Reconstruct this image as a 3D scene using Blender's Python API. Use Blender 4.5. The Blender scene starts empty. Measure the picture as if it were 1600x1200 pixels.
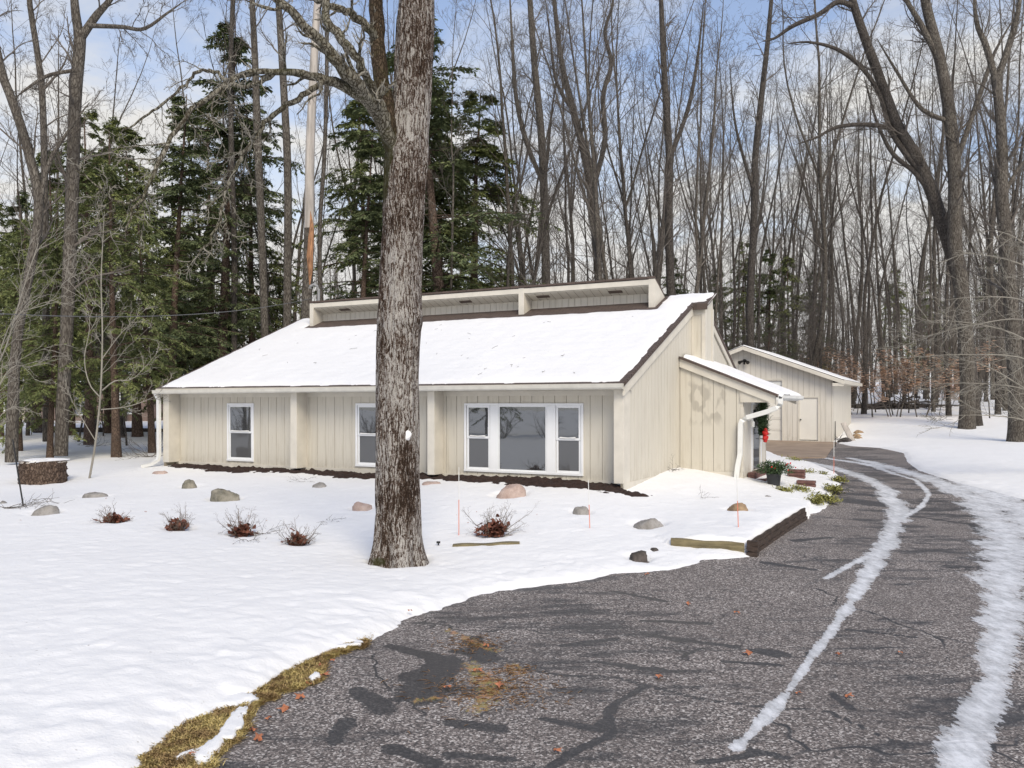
import bpy, math, random
import numpy as np
from mathutils import Vector
random.seed(7); RNG = np.random.default_rng(11)
S = bpy.context.scene
COL = S.collection
ZC = 2.5            # camera height above the drive
F = 1320.0
# ------------------------------------------------------------------ helpers
def link(o, parent=None):
    COL.objects.link(o)
    if parent is not None: o.parent = parent
    return o
def tag(o, label=None, cat=None, group=None, kind=None):
    if label: o['label'] = label
    if cat: o['category'] = cat
    if group: o['group'] = group
    if kind: o['kind'] = kind
    return o
def empty(name, loc, rz=0, label=None, cat=None, group=None):
    o = bpy.data.objects.new(name, None); link(o)
    o.location = loc; o.rotation_euler = (0, 0, rz)
    o.empty_display_size = 0.2
    return tag(o, label, cat, group)
class MB:
    def __init__(s): s.v = []; s.f = []
    def quad(s, *p):
        n = len(s.v); s.v += [tuple(q) for q in p]; s.f.append(tuple(range(n, n+len(p))))
    def hexa(s, b, t):   # bottom 4 (ccw), top 4
        n = len(s.v); s.v += [tuple(q) for q in b] + [tuple(q) for q in t]
        s.f += [(n+3, n+2, n+1, n), (n+4, n+5, n+6, n+7), (n, n+1, n+5, n+4), (n+1, n+2, n+6, n+5), (n+2, n+3, n+7, n+6), (n+3, n, n+4, n+7)]
    def box(s, x0, x1, y0, y1, z0, z1):
        x0, x1 = min(x0, x1), max(x0, x1); y0, y1 = min(y0, y1), max(y0, y1)
        s.hexa([(x0,y0,z0),(x1,y0,z0),(x1,y1,z0),(x0,y1,z0)], [(x0,y0,z1),(x1,y0,z1),(x1,y1,z1),(x0,y1,z1)])
    def extr(s, poly, axis, a, b):   # poly of 2d points, extruded along axis
        n = len(s.v); m = len(poly)
        def P(p, t):
            if axis == 'x': return (t, p[0], p[1])
            if axis == 'y': return (p[0], t, p[1])
            return (p[0], p[1], t)
        s.v += [P(p, a) for p in poly] + [P(p, b) for p in poly]
        s.f.append(tuple(range(n+m-1, n-1, -1))); s.f.append(tuple(range(n+m, n+2*m)))
        for i in range(m):
            j = (i+1) % m; s.f.append((n+i, n+j, n+m+j, n+m+i))
    def tube(s, pts, rad, k=8, sq=None):
        pts = [Vector(p) for p in pts]; n = len(s.v); N = len(pts)
        if not hasattr(rad, '__len__'): rad = [rad]*N
        for i, p in enumerate(pts):
            d = (pts[min(i+1, N-1)] - pts[max(i-1, 0)]).normalized()
            up = Vector((0, 0, 1)) if abs(d.z) < .9 else Vector((0, 1, 0))
            a = d.cross(up).normalized(); b = a.cross(d).normalized()
            for j in range(k):
                t = 2*math.pi*(j+.5)/k
                s.v.append(tuple(p + (a*math.cos(t) + b*math.sin(t))*rad[i]))
        for i in range(N-1):
            for j in range(k):
                j2 = (j+1) % k
                s.f.append((n+i*k+j, n+i*k+j2, n+(i+1)*k+j2, n+(i+1)*k+j))
        s.f.append(tuple(n+j for j in range(k-1, -1, -1))); s.f.append(tuple(n+(N-1)*k+j for j in range(k)))
    def build(s, name, mat, parent=None, bevel=0, smooth=False):
        me = bpy.data.meshes.new(name); me.from_pydata(s.v, [], s.f); me.update()
        import bmesh
        bm = bmesh.new(); bm.from_mesh(me); bmesh.ops.recalc_face_normals(bm, faces=bm.faces)
        bm.to_mesh(me); bm.free()
        if smooth: me.polygons.foreach_set('use_smooth', [True]*len(me.polygons))
        me.materials.append(mat)
        o = bpy.data.objects.new(name, me); link(o, parent)
        if bevel:
            m = o.modifiers.new('bevel', 'BEVEL'); m.width = bevel; m.segments = 2; m.limit_method = 'ANGLE'
        return o
def npmesh(name, V, Flist, mat, smooth=True, attrs=None):
    """V (N,3); Flist list of int arrays (M,k)."""
    me = bpy.data.meshes.new(name)
    V = np.ascontiguousarray(V, dtype=np.float32)
    me.vertices.add(len(V)); me.vertices.foreach_set('co', V.ravel())
    lv = np.concatenate([f.ravel() for f in Flist]).astype(np.int32)
    tot = np.concatenate([np.full(len(f), f.shape[1], np.int32) for f in Flist])
    st = np.concatenate([[0], np.cumsum(tot)[:-1]]).astype(np.int32)
    me.loops.add(len(lv)); me.loops.foreach_set('vertex_index', lv)
    me.polygons.add(len(tot)); me.polygons.foreach_set('loop_start', st); me.polygons.foreach_set('loop_total', tot)
    if smooth: me.polygons.foreach_set('use_smooth', np.ones(len(tot), bool))
    me.update(calc_edges=True)
    for k, a in (attrs or {}).items():
        at = me.attributes.new(k, 'FLOAT', 'POINT'); at.data.foreach_set('value', np.asarray(a, np.float32).ravel())
    me.materials.append(mat)
    return me
def npobj(name, V, Flist, mat, parent=None, smooth=True, attrs=None):
    return link(bpy.data.objects.new(name, npmesh(name, V, Flist, mat, smooth, attrs)), parent)
def gridfaces(nx, ny):
    i = np.arange(nx-1)[None, :] + nx*np.arange(ny-1)[:, None]
    i = i.ravel(); return np.stack([i, i+1, i+nx+1, i+nx], 1)
# value noise
_tab = np.random.default_rng(3).random((256, 256))
def vnoise(x, y):
    xi = np.floor(x).astype(int); yi = np.floor(y).astype(int); fx = x-xi; fy = y-yi
    fx = fx*fx*(3-2*fx); fy = fy*fy*(3-2*fy)
    a = _tab[xi & 255, yi & 255]; b = _tab[(xi+1) & 255, yi & 255]; c = _tab[xi & 255, (yi+1) & 255]; d = _tab[(xi+1) & 255, (yi+1) & 255]
    return (a*(1-fx)+b*fx)*(1-fy)+(c*(1-fx)+d*fx)*fy - .5
def fbm(x, y, o=4, s=1.0):
    r = 0; a = 1.0
    for k in range(o):
        r = r + a*vnoise(x*s+17.3*k, y*s-9.1*k); a *= .5; s *= 2.03
    return r
def sstep(a, b, x):
    t = np.clip((x-a)/(b-a), 0, 1); return t*t*(3-2*t)
def segdist(X, Y, P):
    """distance to an open polyline"""
    D = np.full(np.shape(X), 1e9)
    for (x0, y0), (x1, y1) in zip(P[:-1], P[1:]):
        dx, dy = x1-x0, y1-y0; L = dx*dx+dy*dy+1e-9
        t = np.clip(((X-x0)*dx+(Y-y0)*dy)/L, 0, 1)
        D = np.minimum(D, np.hypot(X-x0-t*dx, Y-y0-t*dy))
    return D
def inside(X, Y, P):
    c = np.zeros(np.shape(X), bool)
    for (x0, y0), (x1, y1) in zip(P, P[1:]+P[:1]):
        m = ((y0 > Y) != (y1 > Y))
        with np.errstate(divide='ignore', invalid='ignore'):
            xc = (x1-x0)*(Y-y0)/(y1-y0+1e-12)+x0
        c ^= m & (X < xc)
    return c
def sdist(X, Y, P):   # + outside
    D = segdist(X, Y, P+P[:1]); return np.where(inside(X, Y, P), -D, D)
# ------------------------------------------------------------------ frames
UX, UY = .883, -.469      # house local +x (to the right along the front)
NX, NY = .469, .883       # house local +y (back)
RZ = math.atan2(UY, UX)
P0 = (2.372, 18.0)
def HL(x, b): return (P0[0]+UX*x+NX*b, P0[1]+UY*x+NY*b)
G0 = (14.45, 38.0)
def GL(x, b): return (G0[0]+UX*x+NX*b, G0[1]+UY*x+NY*b)
# ------------------------------------------------------------------ terrain
cp = [(-2,4,0),(2,4,0),(6,4,0),(12,5,.02),(0,8,0),(4,8,0),(8,9,.02),(13,11,.1),(3,12,.05),(6,12,.05),(7,16,.08),(9,20,.15),(10.7,26,.35),(12.5,32,.58),(13.5,36,.69),(10,39,.72),(15,38.5,.75),
 (0,-15,0),(-30,-30,0),(30,-30,.3),(0,-60,.5),(-60,-60,.5),(60,-60,.5),
 (-5,8,.1),(-10,10,.12),(-4,12,.07),(-1.8,12.6,-.06),(-8,14,.2),(-12,16,.2),(-8,18,.36),(-14,22,.42),(-20,20,.3),(-25,12,.1),(-20,30,.5),(-30,40,.6),(-25,62,1.0),(-60,80,1.5),(0,80,2.2),(0,45,1.0),(-60,30,.6),(-60,0,.1),
 (13,45,1.0),(17.6,44.3,1.4),(20,40,1.15),(20,33,.85),(24,30,.8),(18,25,.5),(14,20,.25),(24,20,.6),(26,50,1.9),(40,60,2.6),(60,40,2.3),(60,90,3.6),(30,90,3.4),(100,60,4),(60,10,1.2),(-100,60,1.5),(-100,-40,.5),(100,-40,1),(0,200,6),(-150,200,4),(150,200,8),
 (25,70,2.6)]
for x in (0,-4.6,-9.3,-14.2): cp.append(HL(x,-.4)+(.58 if x<0 else .52,))
for x in (0,-4.6,-9.3,-14): cp.append(HL(x,-3.0)+(.33,))
cp += [HL(-7,6)+(.5,), HL(-14.5,6)+(.55,), HL(-14.5,12)+(.6,), HL(-3,12)+(.7,), HL(0,3.9)+(.8,), HL(.7,3.3)+(.74,), HL(1.6,3.9)+(.55,), HL(2.6,4)+(.36,), HL(2.6,6.5)+(.45,), HL(2.2,1)+(.32,), HL(1.2,1.2)+(.5,), HL(4.2,6)+(.36,)]
cp = np.array(cp, float)
def _U(r2): return np.where(r2 > 0, r2*np.log(r2+1e-12), 0)
def _tps(c, lam=.05):
    n = len(c); A = np.zeros((n+3, n+3)); d = c[:, None, :2]-c[None, :, :2]
    A[:n, :n] = _U((d**2).sum(2)/100.) + lam*np.eye(n); A[:n, n] = 1; A[:n, n+1:] = c[:, :2]/10
    A[n:, :n] = A[:n, n:].T
    return np.linalg.solve(A, np.concatenate([c[:, 2], [0, 0, 0]]))
W = _tps(cp)
def h(x, y):
    x = np.asarray(x, float); y = np.asarray(y, float); sh = np.broadcast(x, y).shape
    xf = np.broadcast_to(x, sh).ravel(); yf = np.broadcast_to(y, sh).ravel()
    r = np.full(xf.shape, W[-3]) + W[-2]*xf/10 + W[-1]*yf/10
    for i in range(len(cp)):
        r += W[i]*_U(((xf-cp[i, 0])**2+(yf-cp[i, 1])**2)/100.)
    return r.reshape(sh)
def G(px, py, z_off=0.0):
    """point of the ground seen at photo pixel (px,py)"""
    Ys = np.concatenate([np.linspace(4, 60, 1400), np.linspace(60, 150, 600)])
    X = (px-800)/F*Ys; Z = ZC-(py-630)/F*Ys
    d = Z-h(X, Ys)-z_off
    k = np.where(d < 0)[0]
    i = k[0] if len(k) else len(Ys)-1
    return (float(X[i]), float(Ys[i]))
def Wp(px, py, Y): return ((px-800)/F*Y, Y, ZC+(630-py)/F*Y)
# bed behind the timbers, raised above the drive
wc = [G(1048,860), G(1178,869), G(1262,812)]
bed = [wc[0], wc[1], wc[2], HL(3.3,3.6), HL(1.6,4), HL(0,4), HL(0,0), (wc[0][0]-.6, wc[0][1]+2.5)]
def raise_(X, Y):
    ins = inside(X, Y, bed); d = segdist(X, Y, wc)
    r = .19*np.exp(-(d/1.6)**2)*sstep(.05, .10, d)
    ml = (X-(wc[0][0]-.1))/1.2
    return np.where(ins, r*sstep(-.2, .6, ml), 0)
def hs(x, y):     # ground incl. bed
    x = np.asarray(x, float); y = np.asarray(y, float)
    return h(x, y)+raise_(x, y)
# places where something dark melts the snow back
melt = [(-1.73,12.75,.40,.10)]
for px, py, w in ((295,766,29),(348,786,48),(145,781,40),(66,808,46),(566,800,33),(797,780,50),(908,806,26),(1015,828,50),(1154,813,38),(998,878,32),(178,822,30),(278,835,34),(378,844,30),(466,858,30),(772,843,46),(67,758,66)):
    q = G(px, py); melt.append((q[0], q[1]+w/F*q[1]*.15, w/F*q[1]/2, .06))
# drive outline (edge of cleared ground)
edge_px = [(120,1262),(228,1200),(330,1122),(430,1062),(520,1020),(600,985),(690,955),(745,928),(830,915),(930,902),(1010,893),(1100,878),(1180,873),(1262,813),(1288,795),(1306,768),(1316,750),(1305,738),(1270,724),(1225,716),(1195,704)]
edge_l = [G(*p) for p in edge_px]
edge_r = [G(*p) for p in [(1330,697),(1375,700),(1412,708),(1418,722),(1436,735),(1500,755),(1600,780),(1700,815)]]
drive = [(-4.2,-14),(-4.4,0),(-3.6,4)]+edge_l+[GL(-6,-.0),GL(0.1,-.0)]+edge_r+[(13.0,12),(14,4),(16,-14)]
asph_l = [(-3.0,3.2)]+[G(*p) for p in [(338,1200),(392,1130),(448,1078),(520,1030),(560,1012)]]
EXPO = 0.25; SKYW = 7.2; SKYTINT = (1.68, 1.5, 1.5)
# ------------------------------------------------------------------ materials
def nodes(name):
    m = bpy.data.materials.new(name); m.use_nodes = True
    nt = m.node_tree; b = nt.nodes['Principled BSDF']; return m, nt, b
def N(nt, t, **k):
    n = nt.nodes.new(t)
    for a, v in k.items():
        if a.startswith('i_'): n.inputs[a[2:].replace('_', ' ')].default_value = v
        else: setattr(n, a, v)
    return n
def noise(nt, vec, scale, detail=4, rough=.55, dist=0):
    n = N(nt, 'ShaderNodeTexNoise'); n.inputs['Scale'].default_value = scale; n.inputs['Detail'].default_value = detail
    n.inputs['Roughness'].default_value = rough; n.inputs['Distortion'].default_value = dist
    nt.links.new(vec, n.inputs['Vector']); return n.outputs['Fac']
def ramp(nt, fac, stops):
    r = N(nt, 'ShaderNodeValToRGB'); nt.links.new(fac, r.inputs['Fac']); e = r.color_ramp.elements
    while len(e) < len(stops): e.new(.5)
    for i, (p, c) in enumerate(stops):
        e[i].position = p; e[i].color = (c, c, c, 1) if not hasattr(c, '__len__') else tuple(c)+(1,)
    return r.outputs['Color']
def mix(nt, fac, a, b, mode='MIX'):
    m = N(nt, 'ShaderNodeMix', data_type='RGBA', blend_type=mode)
    for s, v in ((0, fac), (6, a), (7, b)):
        if hasattr(v, 'is_output'): nt.links.new(v, m.inputs[s])
        else: m.inputs[s].default_value = v if s == 0 or len(v) == 4 else tuple(v)+(1,)
    return m.outputs[2]
def mathn(nt, op, a, b=0.0, clamp=False):
    m = N(nt, 'ShaderNodeMath', operation=op); m.use_clamp = clamp
    for s, v in ((0, a), (1, b)):
        if hasattr(v, 'is_output'): nt.links.new(v, m.inputs[s])
        else: m.inputs[s].default_value = v
    return m.outputs[0]
def coords(nt, scale=(1, 1, 1), which='Object', loc=(0, 0, 0)):
    t = N(nt, 'ShaderNodeTexCoord'); mp = N(nt, 'ShaderNodeMapping'); mp.inputs['Scale'].default_value = scale; mp.inputs['Location'].default_value = loc
    nt.links.new(t.outputs[which], mp.inputs['Vector']); return mp.outputs['Vector']
def bump(nt, b, hgt, strength=.5, dist=.02):
    n = N(nt, 'ShaderNodeBump'); n.inputs['Strength'].default_value = strength; n.inputs['Distance'].default_value = dist
    nt.links.new(hgt, n.inputs['Height']); nt.links.new(n.outputs['Normal'], b.inputs['Normal'])
def setc(nt, b, c):
    if hasattr(c, 'is_output'): nt.links.new(c, b.inputs['Base Color'])
    else: b.inputs['Base Color'].default_value = tuple(c)+(1,)
def simple(name, c, rough=.6, var=.15, scale=6, bstr=.15, metal=0, bdist=.01, vscale=(1,1,1)):
    m, nt, b = nodes(name); v = coords(nt, vscale)
    n1 = noise(nt, v, scale, 5); lo = tuple(x*(1-var) for x in c); hi = tuple(min(1, x*(1+var)) for x in c)
    setc(nt, b, mix(nt, ramp(nt, n1, [(.3, 0.), (.7, 1.)]), lo, hi))
    b.inputs['Roughness'].default_value = rough; b.inputs['Metallic'].default_value = metal
    if bstr: bump(nt, b, noise(nt, v, scale*6, 4), bstr, bdist)
    return m
M = {}
def mat_snow(name, sc=1.0, debris=True):
    m, nt, b = nodes(name); v = coords(nt)
    n = noise(nt, v, 1.3, 3); c = mix(nt, n, (.82, .815, .81), (.885, .88, .872))
    fine = noise(nt, v, 45*sc, 4, .6)
    if debris:
        d = noise(nt, v, 22, 3, .5); d2 = noise(nt, v, 1.1, 2)
        k = mathn(nt, 'MULTIPLY', ramp(nt, d, [(.70, 0.), (.74, 1.)]), ramp(nt, d2, [(.48, 0.), (.62, .55)]))
        c = mix(nt, k, c, (.22, .18, .14))
    setc(nt, b, c); b.inputs['Roughness'].default_value = .75
    b.inputs['Specular IOR Level'].default_value = .3
    hh = mathn(nt, 'ADD', mathn(nt, 'MULTIPLY', noise(nt, v, 9*sc, 5, .6), 1.0), mathn(nt, 'MULTIPLY', fine, .35))
    bump(nt, b, hh, .34, .05)
    return m
M['snow'] = mat_snow('snow_surface'); M['roofsnow'] = mat_snow('roof_snow_surface', 1.3, True)
def mat_siding(name, base, stains=False):
    m, nt, b = nodes(name); v = coords(nt, (1, 1, .25)); v2 = coords(nt)
    c = mix(nt, noise(nt, v, 2.2, 4), tuple(x*.90 for x in base), tuple(x*1.06 for x in base))
    # weathering streaks and worn paint flecks
    st = ramp(nt, noise(nt, coords(nt, (9, 9, .6)), 1.6, 4), [(.52, 0.), (.78, .42)])
    c = mix(nt, st, c, (.36, .31, .23))
    fl = ramp(nt, noise(nt, v2, 38, 3), [(.70, 0.), (.75, .45)])
    c = mix(nt, fl, c, (.27, .22, .17))
    zz_ = N(nt, 'ShaderNodeSeparateXYZ'); nt.links.new(v2, zz_.inputs[0])
    sp_ = mathn(nt, 'MULTIPLY', ramp(nt, zz_.outputs['Z'], [(.0, 1.), (.45, 0.)]), ramp(nt, noise(nt, coords(nt, (5, 5, 2.5)), 1.5, 6, .7), [(.45, 0.), (.62, .5)]))
    c = mix(nt, sp_, c, (.30, .25, .18))
    if stains:
        z = N(nt, 'ShaderNodeSeparateXYZ'); nt.links.new(v2, z.inputs[0])
        lm = mathn(nt, 'MULTIPLY', ramp(nt, mathn(nt, 'MULTIPLY', z.outputs['X'], .5), [(.05, 0.), (.1, 1.), (.55, 1.), (.62, 0.)]),
                   ramp(nt, mathn(nt, 'MULTIPLY', z.outputs['Z'], .4), [(.50, 0.), (.60, 1.), (.92, 1.), (.97, 0.)]))
        bl = ramp(nt, noise(nt, coords(nt, (2.6, 1, 1.4), loc=(3.3, 0, 1.7)), 1.5, 2, .5, .2), [(.50, 0.), (.58, .62)])
        c = mix(nt, mathn(nt, 'MULTIPLY', lm, bl), c, (.35, .32, .27))
    setc(nt, b, c); b.inputs['Roughness'].default_value = .65
    bump(nt, b, noise(nt, coords(nt, (30, 30, 2.5)), 3, 4), .25, .006)
    return m
BE = (.63, .59, .505)
M['siding'] = mat_siding('painted_siding', BE); M['stained'] = mat_siding('stained_siding', (.61, .57, .485), True)
M['garage'] = mat_siding('garage_siding', (.69, .65, .575))
M['trim'] = simple('beige_trim', (.65, .61, .53), .55, .08, 3, .1)
M['groove'] = simple('siding_groove', (.27, .235, .18), .8)
M['vinyl'] = simple('white_vinyl', (.84, .85, .86), .35, .02, 2, 0)
M['eavegutter'] = simple('beige_gutter', (.60, .58, .52), .45, .1, 4, .05)
M['gutter'] = simple('white_gutter', (.76, .76, .73), .4, .07, 4, .05)
M['soffit'] = simple('soffit_panel', (.60, .565, .48), .7, .06, 5, .1)
M['vent'] = simple('dark_vent', (.10, .075, .06), .8)
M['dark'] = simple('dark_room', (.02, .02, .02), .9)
M['door'] = simple('white_door', (.76, .73, .66), .45, .04, 2, .03)
M['metal'] = simple('dark_metal', (.05, .05, .05), .4, .2, 5, .05, .8)
M['galv'] = simple('galvanised_pipe', (.30, .30, .30), .6, .1, 8, .05, .2)
def mat_glass(name, tint, refl):
    m, nt, b = nodes(name); b.inputs['Roughness'].default_value = .02
    g = N(nt, 'ShaderNodeBsdfGlossy'); g.inputs['Roughness'].default_value = .015; g.inputs['Color'].default_value = (.9, .93, .95, 1)
    v = coords(nt); bp = N(nt, 'ShaderNodeBump'); bp.inputs['Strength'].default_value = .12; bp.inputs['Distance'].default_value = .01
    nt.links.new(noise(nt, v, 1.7, 1), bp.inputs['Height']); nt.links.new(bp.outputs[0], g.inputs['Normal'])
    b.inputs['Base Color'].default_value = tint+(1,); b.inputs['Roughness'].default_value = .5
    mx = N(nt, 'ShaderNodeMixShader'); mx.inputs[0].default_value = refl
    nt.links.new(b.outputs[0], mx.inputs[1]); nt.links.new(g.outputs[0], mx.inputs[2])
    nt.links.new(mx.outputs[0], nt.nodes['Material Output'].inputs[0]); return m
M['glass'] = mat_glass('window_glass', (.018, .019, .02), .21)
M['screen'] = mat_glass('insect_screen', (.075, .075, .078), .08)
def mat_shingle():
    m, nt, b = nodes('brown_shingles'); v = coords(nt)
    br = N(nt, 'ShaderNodeTexBrick'); nt.links.new(v, br.inputs['Vector'])
    br.inputs['Scale'].default_value = 1; br.inputs['Brick Width'].default_value = .3; br.inputs['Row Height'].default_value = .14; br.inputs['Mortar Size'].default_value = .008
    br.inputs['Color1'].default_value = (.10, .07, .055, 1); br.inputs['Color2'].default_value = (.15, .105, .085, 1); br.inputs['Mortar'].default_value = (.03, .02, .02, 1)
    setc(nt, b, mix(nt, noise(nt, v, 60, 3), br.outputs['Color'], (.07, .055, .05)));
    b.inputs['Roughness'].default_value = .9; bump(nt, b, noise(nt, v, 90, 3), .6, .01); return m
M['shingle'] = mat_shingle()
def mat_asphalt():
    m, nt, b = nodes('asphalt'); v = coords(nt)
    vo = N(nt, 'ShaderNodeTexVoronoi'); vo.inputs['Scale'].default_value = 66; nt.links.new(v, vo.inputs['Vector'])
    sp = N(nt, 'ShaderNodeSeparateColor'); nt.links.new(vo.outputs['Color'], sp.inputs[0])
    peb = ramp(nt, sp.outputs[0], [(0, (.03, .027, .026)), (.30, (.10, .086, .078)), (.62, (.22, .185, .165)), (.85, (.44, .39, .355)), (1, (.78, .73, .68))])
    nn = noise(nt, v, 160, 3, .7); peb = mix(nt, .12, peb, ramp(nt, nn, [(.3, (.04, .038, .038)), (.7, (.30, .27, .265))]))
    c = mix(nt, ramp(nt, noise(nt, v, .45, 3), [(.35, .0), (.7, .45)]), peb, (.115, .098, .088))
    # wet / sealed dark blotches (drawn out across the drive)
    vw = coords(nt, (.5, 1.7, 1)); w = noise(nt, vw, 1.25, 8, .72, .15); w2 = noise(nt, v, .16, 2)
    tar = ramp(nt, mathn(nt, 'ADD', w, mathn(nt, 'MULTIPLY', w2, .55)), [(.80, 0.), (.90, .80)])
    vcr = N(nt, 'ShaderNodeTexVoronoi', feature='DISTANCE_TO_EDGE'); vcr.inputs['Scale'].default_value = .42
    wv = N(nt, 'ShaderNodeVectorMath', operation='ADD'); nz = N(nt, 'ShaderNodeTexNoise'); nz.inputs['Scale'].default_value = 1.6; nt.links.new(v, nz.inputs['Vector'])
    sc = N(nt, 'ShaderNodeVectorMath', operation='SCALE'); sc.inputs['Scale'].default_value = .9; nt.links.new(nz.outputs['Color'], sc.inputs[0])
    nt.links.new(v, wv.inputs[0]); nt.links.new(sc.outputs[0], wv.inputs[1]); nt.links.new(wv.outputs[0], vcr.inputs['Vector'])
    gate = ramp(nt, noise(nt, v, .5, 2), [(.47, 0.), (.55, 1.)])
    cr = mathn(nt, 'MULTIPLY', ramp(nt, vcr.outputs['Distance'], [(.0, 1.), (.005, .9), (.011, 0.)]), gate)
    vc2 = N(nt, 'ShaderNodeTexVoronoi', feature='DISTANCE_TO_EDGE'); vc2.inputs['Scale'].default_value = 2.6; nt.links.new(wv.outputs[0], vc2.inputs['Vector'])
    cr2 = mathn(nt, 'MULTIPLY', ramp(nt, vc2.outputs['Distance'], [(.0, .8), (.022, 0.)]), ramp(nt, noise(nt, v, .9, 2), [(.52, 0.), (.6, 1.)]))
    at0 = N(nt, 'ShaderNodeAttribute'); at0.attribute_name = 'tar'
    tarA = ramp(nt, mathn(nt, 'ADD', at0.outputs['Fac'], mathn(nt, 'MULTIPLY', mathn(nt, 'SUBTRACT', noise(nt, v, 6, 7, .75), .5), 1.5)), [(.44, 0.), (.54, .85)])
    dk = mathn(nt, 'MAXIMUM', mathn(nt, 'MAXIMUM', tar, tarA), mathn(nt, 'MAXIMUM', cr, cr2))
    c = mix(nt, dk, c, (.036, .035, .034))
    # packed snow / ice
    at = N(nt, 'ShaderNodeAttribute'); at.attribute_name = 'ice'
    ni = mathn(nt, 'ADD', mathn(nt, 'MULTIPLY', noise(nt, coords(nt, (1.1, .7, 1)), 1.6, 4, .6), .55), mathn(nt, 'MULTIPLY', noise(nt, coords(nt, (1.3, .42, 1)), 17, 6, .7), .45))
    ice = ramp(nt, mathn(nt, 'ADD', at.outputs['Fac'], mathn(nt, 'MULTIPLY', mathn(nt, 'SUBTRACT', ni, .5), 2.5)), [(.49, 0.), (.53, .55), (.68, .72), (1.0, .93)])
    ic = mix(nt, ramp(nt, noise(nt, coords(nt, (1.8, .7, 1)), 4.5, 8, .75), [(.38, 0.), (.58, 1.)]), (.52, .53, .54), (.84, .85, .87))
    # yellow-brown needles and moss
    mo = N(nt, 'ShaderNodeAttribute'); mo.attribute_name = 'moss'
    mf = ramp(nt, mathn(nt, 'ADD', mathn(nt, 'MULTIPLY', mo.outputs['Fac'], .80), mathn(nt, 'MULTIPLY', mathn(nt, 'SUBTRACT', noise(nt, v, 13, 8, .8), .5), 2.6)), [(.52, 0.), (.62, .85)])
    mc = mix(nt, ramp(nt, noise(nt, v, 7, 5, .7), [(.42, 0.), (.60, 1.)]), (.42, .21, .10), (.27, .25, .06))
    c = mix(nt, mf, c, mc); c = mix(nt, ice, c, ic); setc(nt, b, c)
    ro = N(nt, 'ShaderNodeMapRange'); ro.inputs['To Min'].default_value = .85; ro.inputs['To Max'].default_value = .38
    nt.links.new(dk, ro.inputs['Value']); rr = mathn(nt, 'ADD', ro.outputs[0], 0.0)
    rr = mathn(nt, 'MULTIPLY', rr, mathn(nt, 'SUBTRACT', 1.0, mathn(nt, 'MULTIPLY', ice, .35)))
    nt.links.new(rr, b.inputs['Roughness'])
    hh = mathn(nt, 'ADD', mathn(nt, 'MULTIPLY', sp.outputs[0], .25), mathn(nt, 'ADD', mathn(nt, 'MULTIPLY', ice, .22), mathn(nt, 'MULTIPLY', dk, -.5)))
    bump(nt, b, hh, .5, .012); return m
M['asphalt'] = mat_asphalt()
def mat_bark(name, dark, light, sc=1.0, zs=.22, th=(.35, .6), moss=0, bs=.8, bd=.03):
    m, nt, b = nodes(name); v = coords(nt, (1, 1, zs))
    w = noise(nt, v, 14*sc, 6, .7, .3); vo = N(nt, 'ShaderNodeTexVoronoi', feature='DISTANCE_TO_EDGE'); vo.inputs['Scale'].default_value = 13*sc
    ad = N(nt, 'ShaderNodeVectorMath', operation='ADD'); s2 = N(nt, 'ShaderNodeVectorMath', operation='SCALE'); s2.inputs['Scale'].default_value = .07
    nz = N(nt, 'ShaderNodeTexNoise'); nz.inputs['Scale'].default_value = 9*sc; nt.links.new(v, nz.inputs['Vector']); nt.links.new(nz.outputs['Color'], s2.inputs[0])
    nt.links.new(v, ad.inputs[0]); nt.links.new(s2.outputs[0], ad.inputs[1]); nt.links.new(ad.outputs[0], vo.inputs['Vector'])
    e = ramp(nt, vo.outputs['Distance'], [(.02, 0.), (.16, 1.)])
    k = mathn(nt, 'MULTIPLY', ramp(nt, w, [(th[0], .15), (th[1], 1.)]), e)
    big = ramp(nt, noise(nt, coords(nt), 1.4, 3), [(.35, .55), (.65, 1.)])
    c = mix(nt, mathn(nt, 'MULTIPLY', k, big), dark, light)
    if moss:
        mm = ramp(nt, noise(nt, coords(nt), 2.5, 5, .7), [(.62-moss, 0.), (.74-moss*.7, .8)])
        c = mix(nt, mathn(nt, 'MULTIPLY', mm, .8), c, (.055, .055, .018))
    setc(nt, b, c); b.inputs['Roughness'].default_value = .9; b.inputs['Specular IOR Level'].default_value = .2
    bump(nt, b, mathn(nt, 'ADD', e, w), bs, bd); return m

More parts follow.
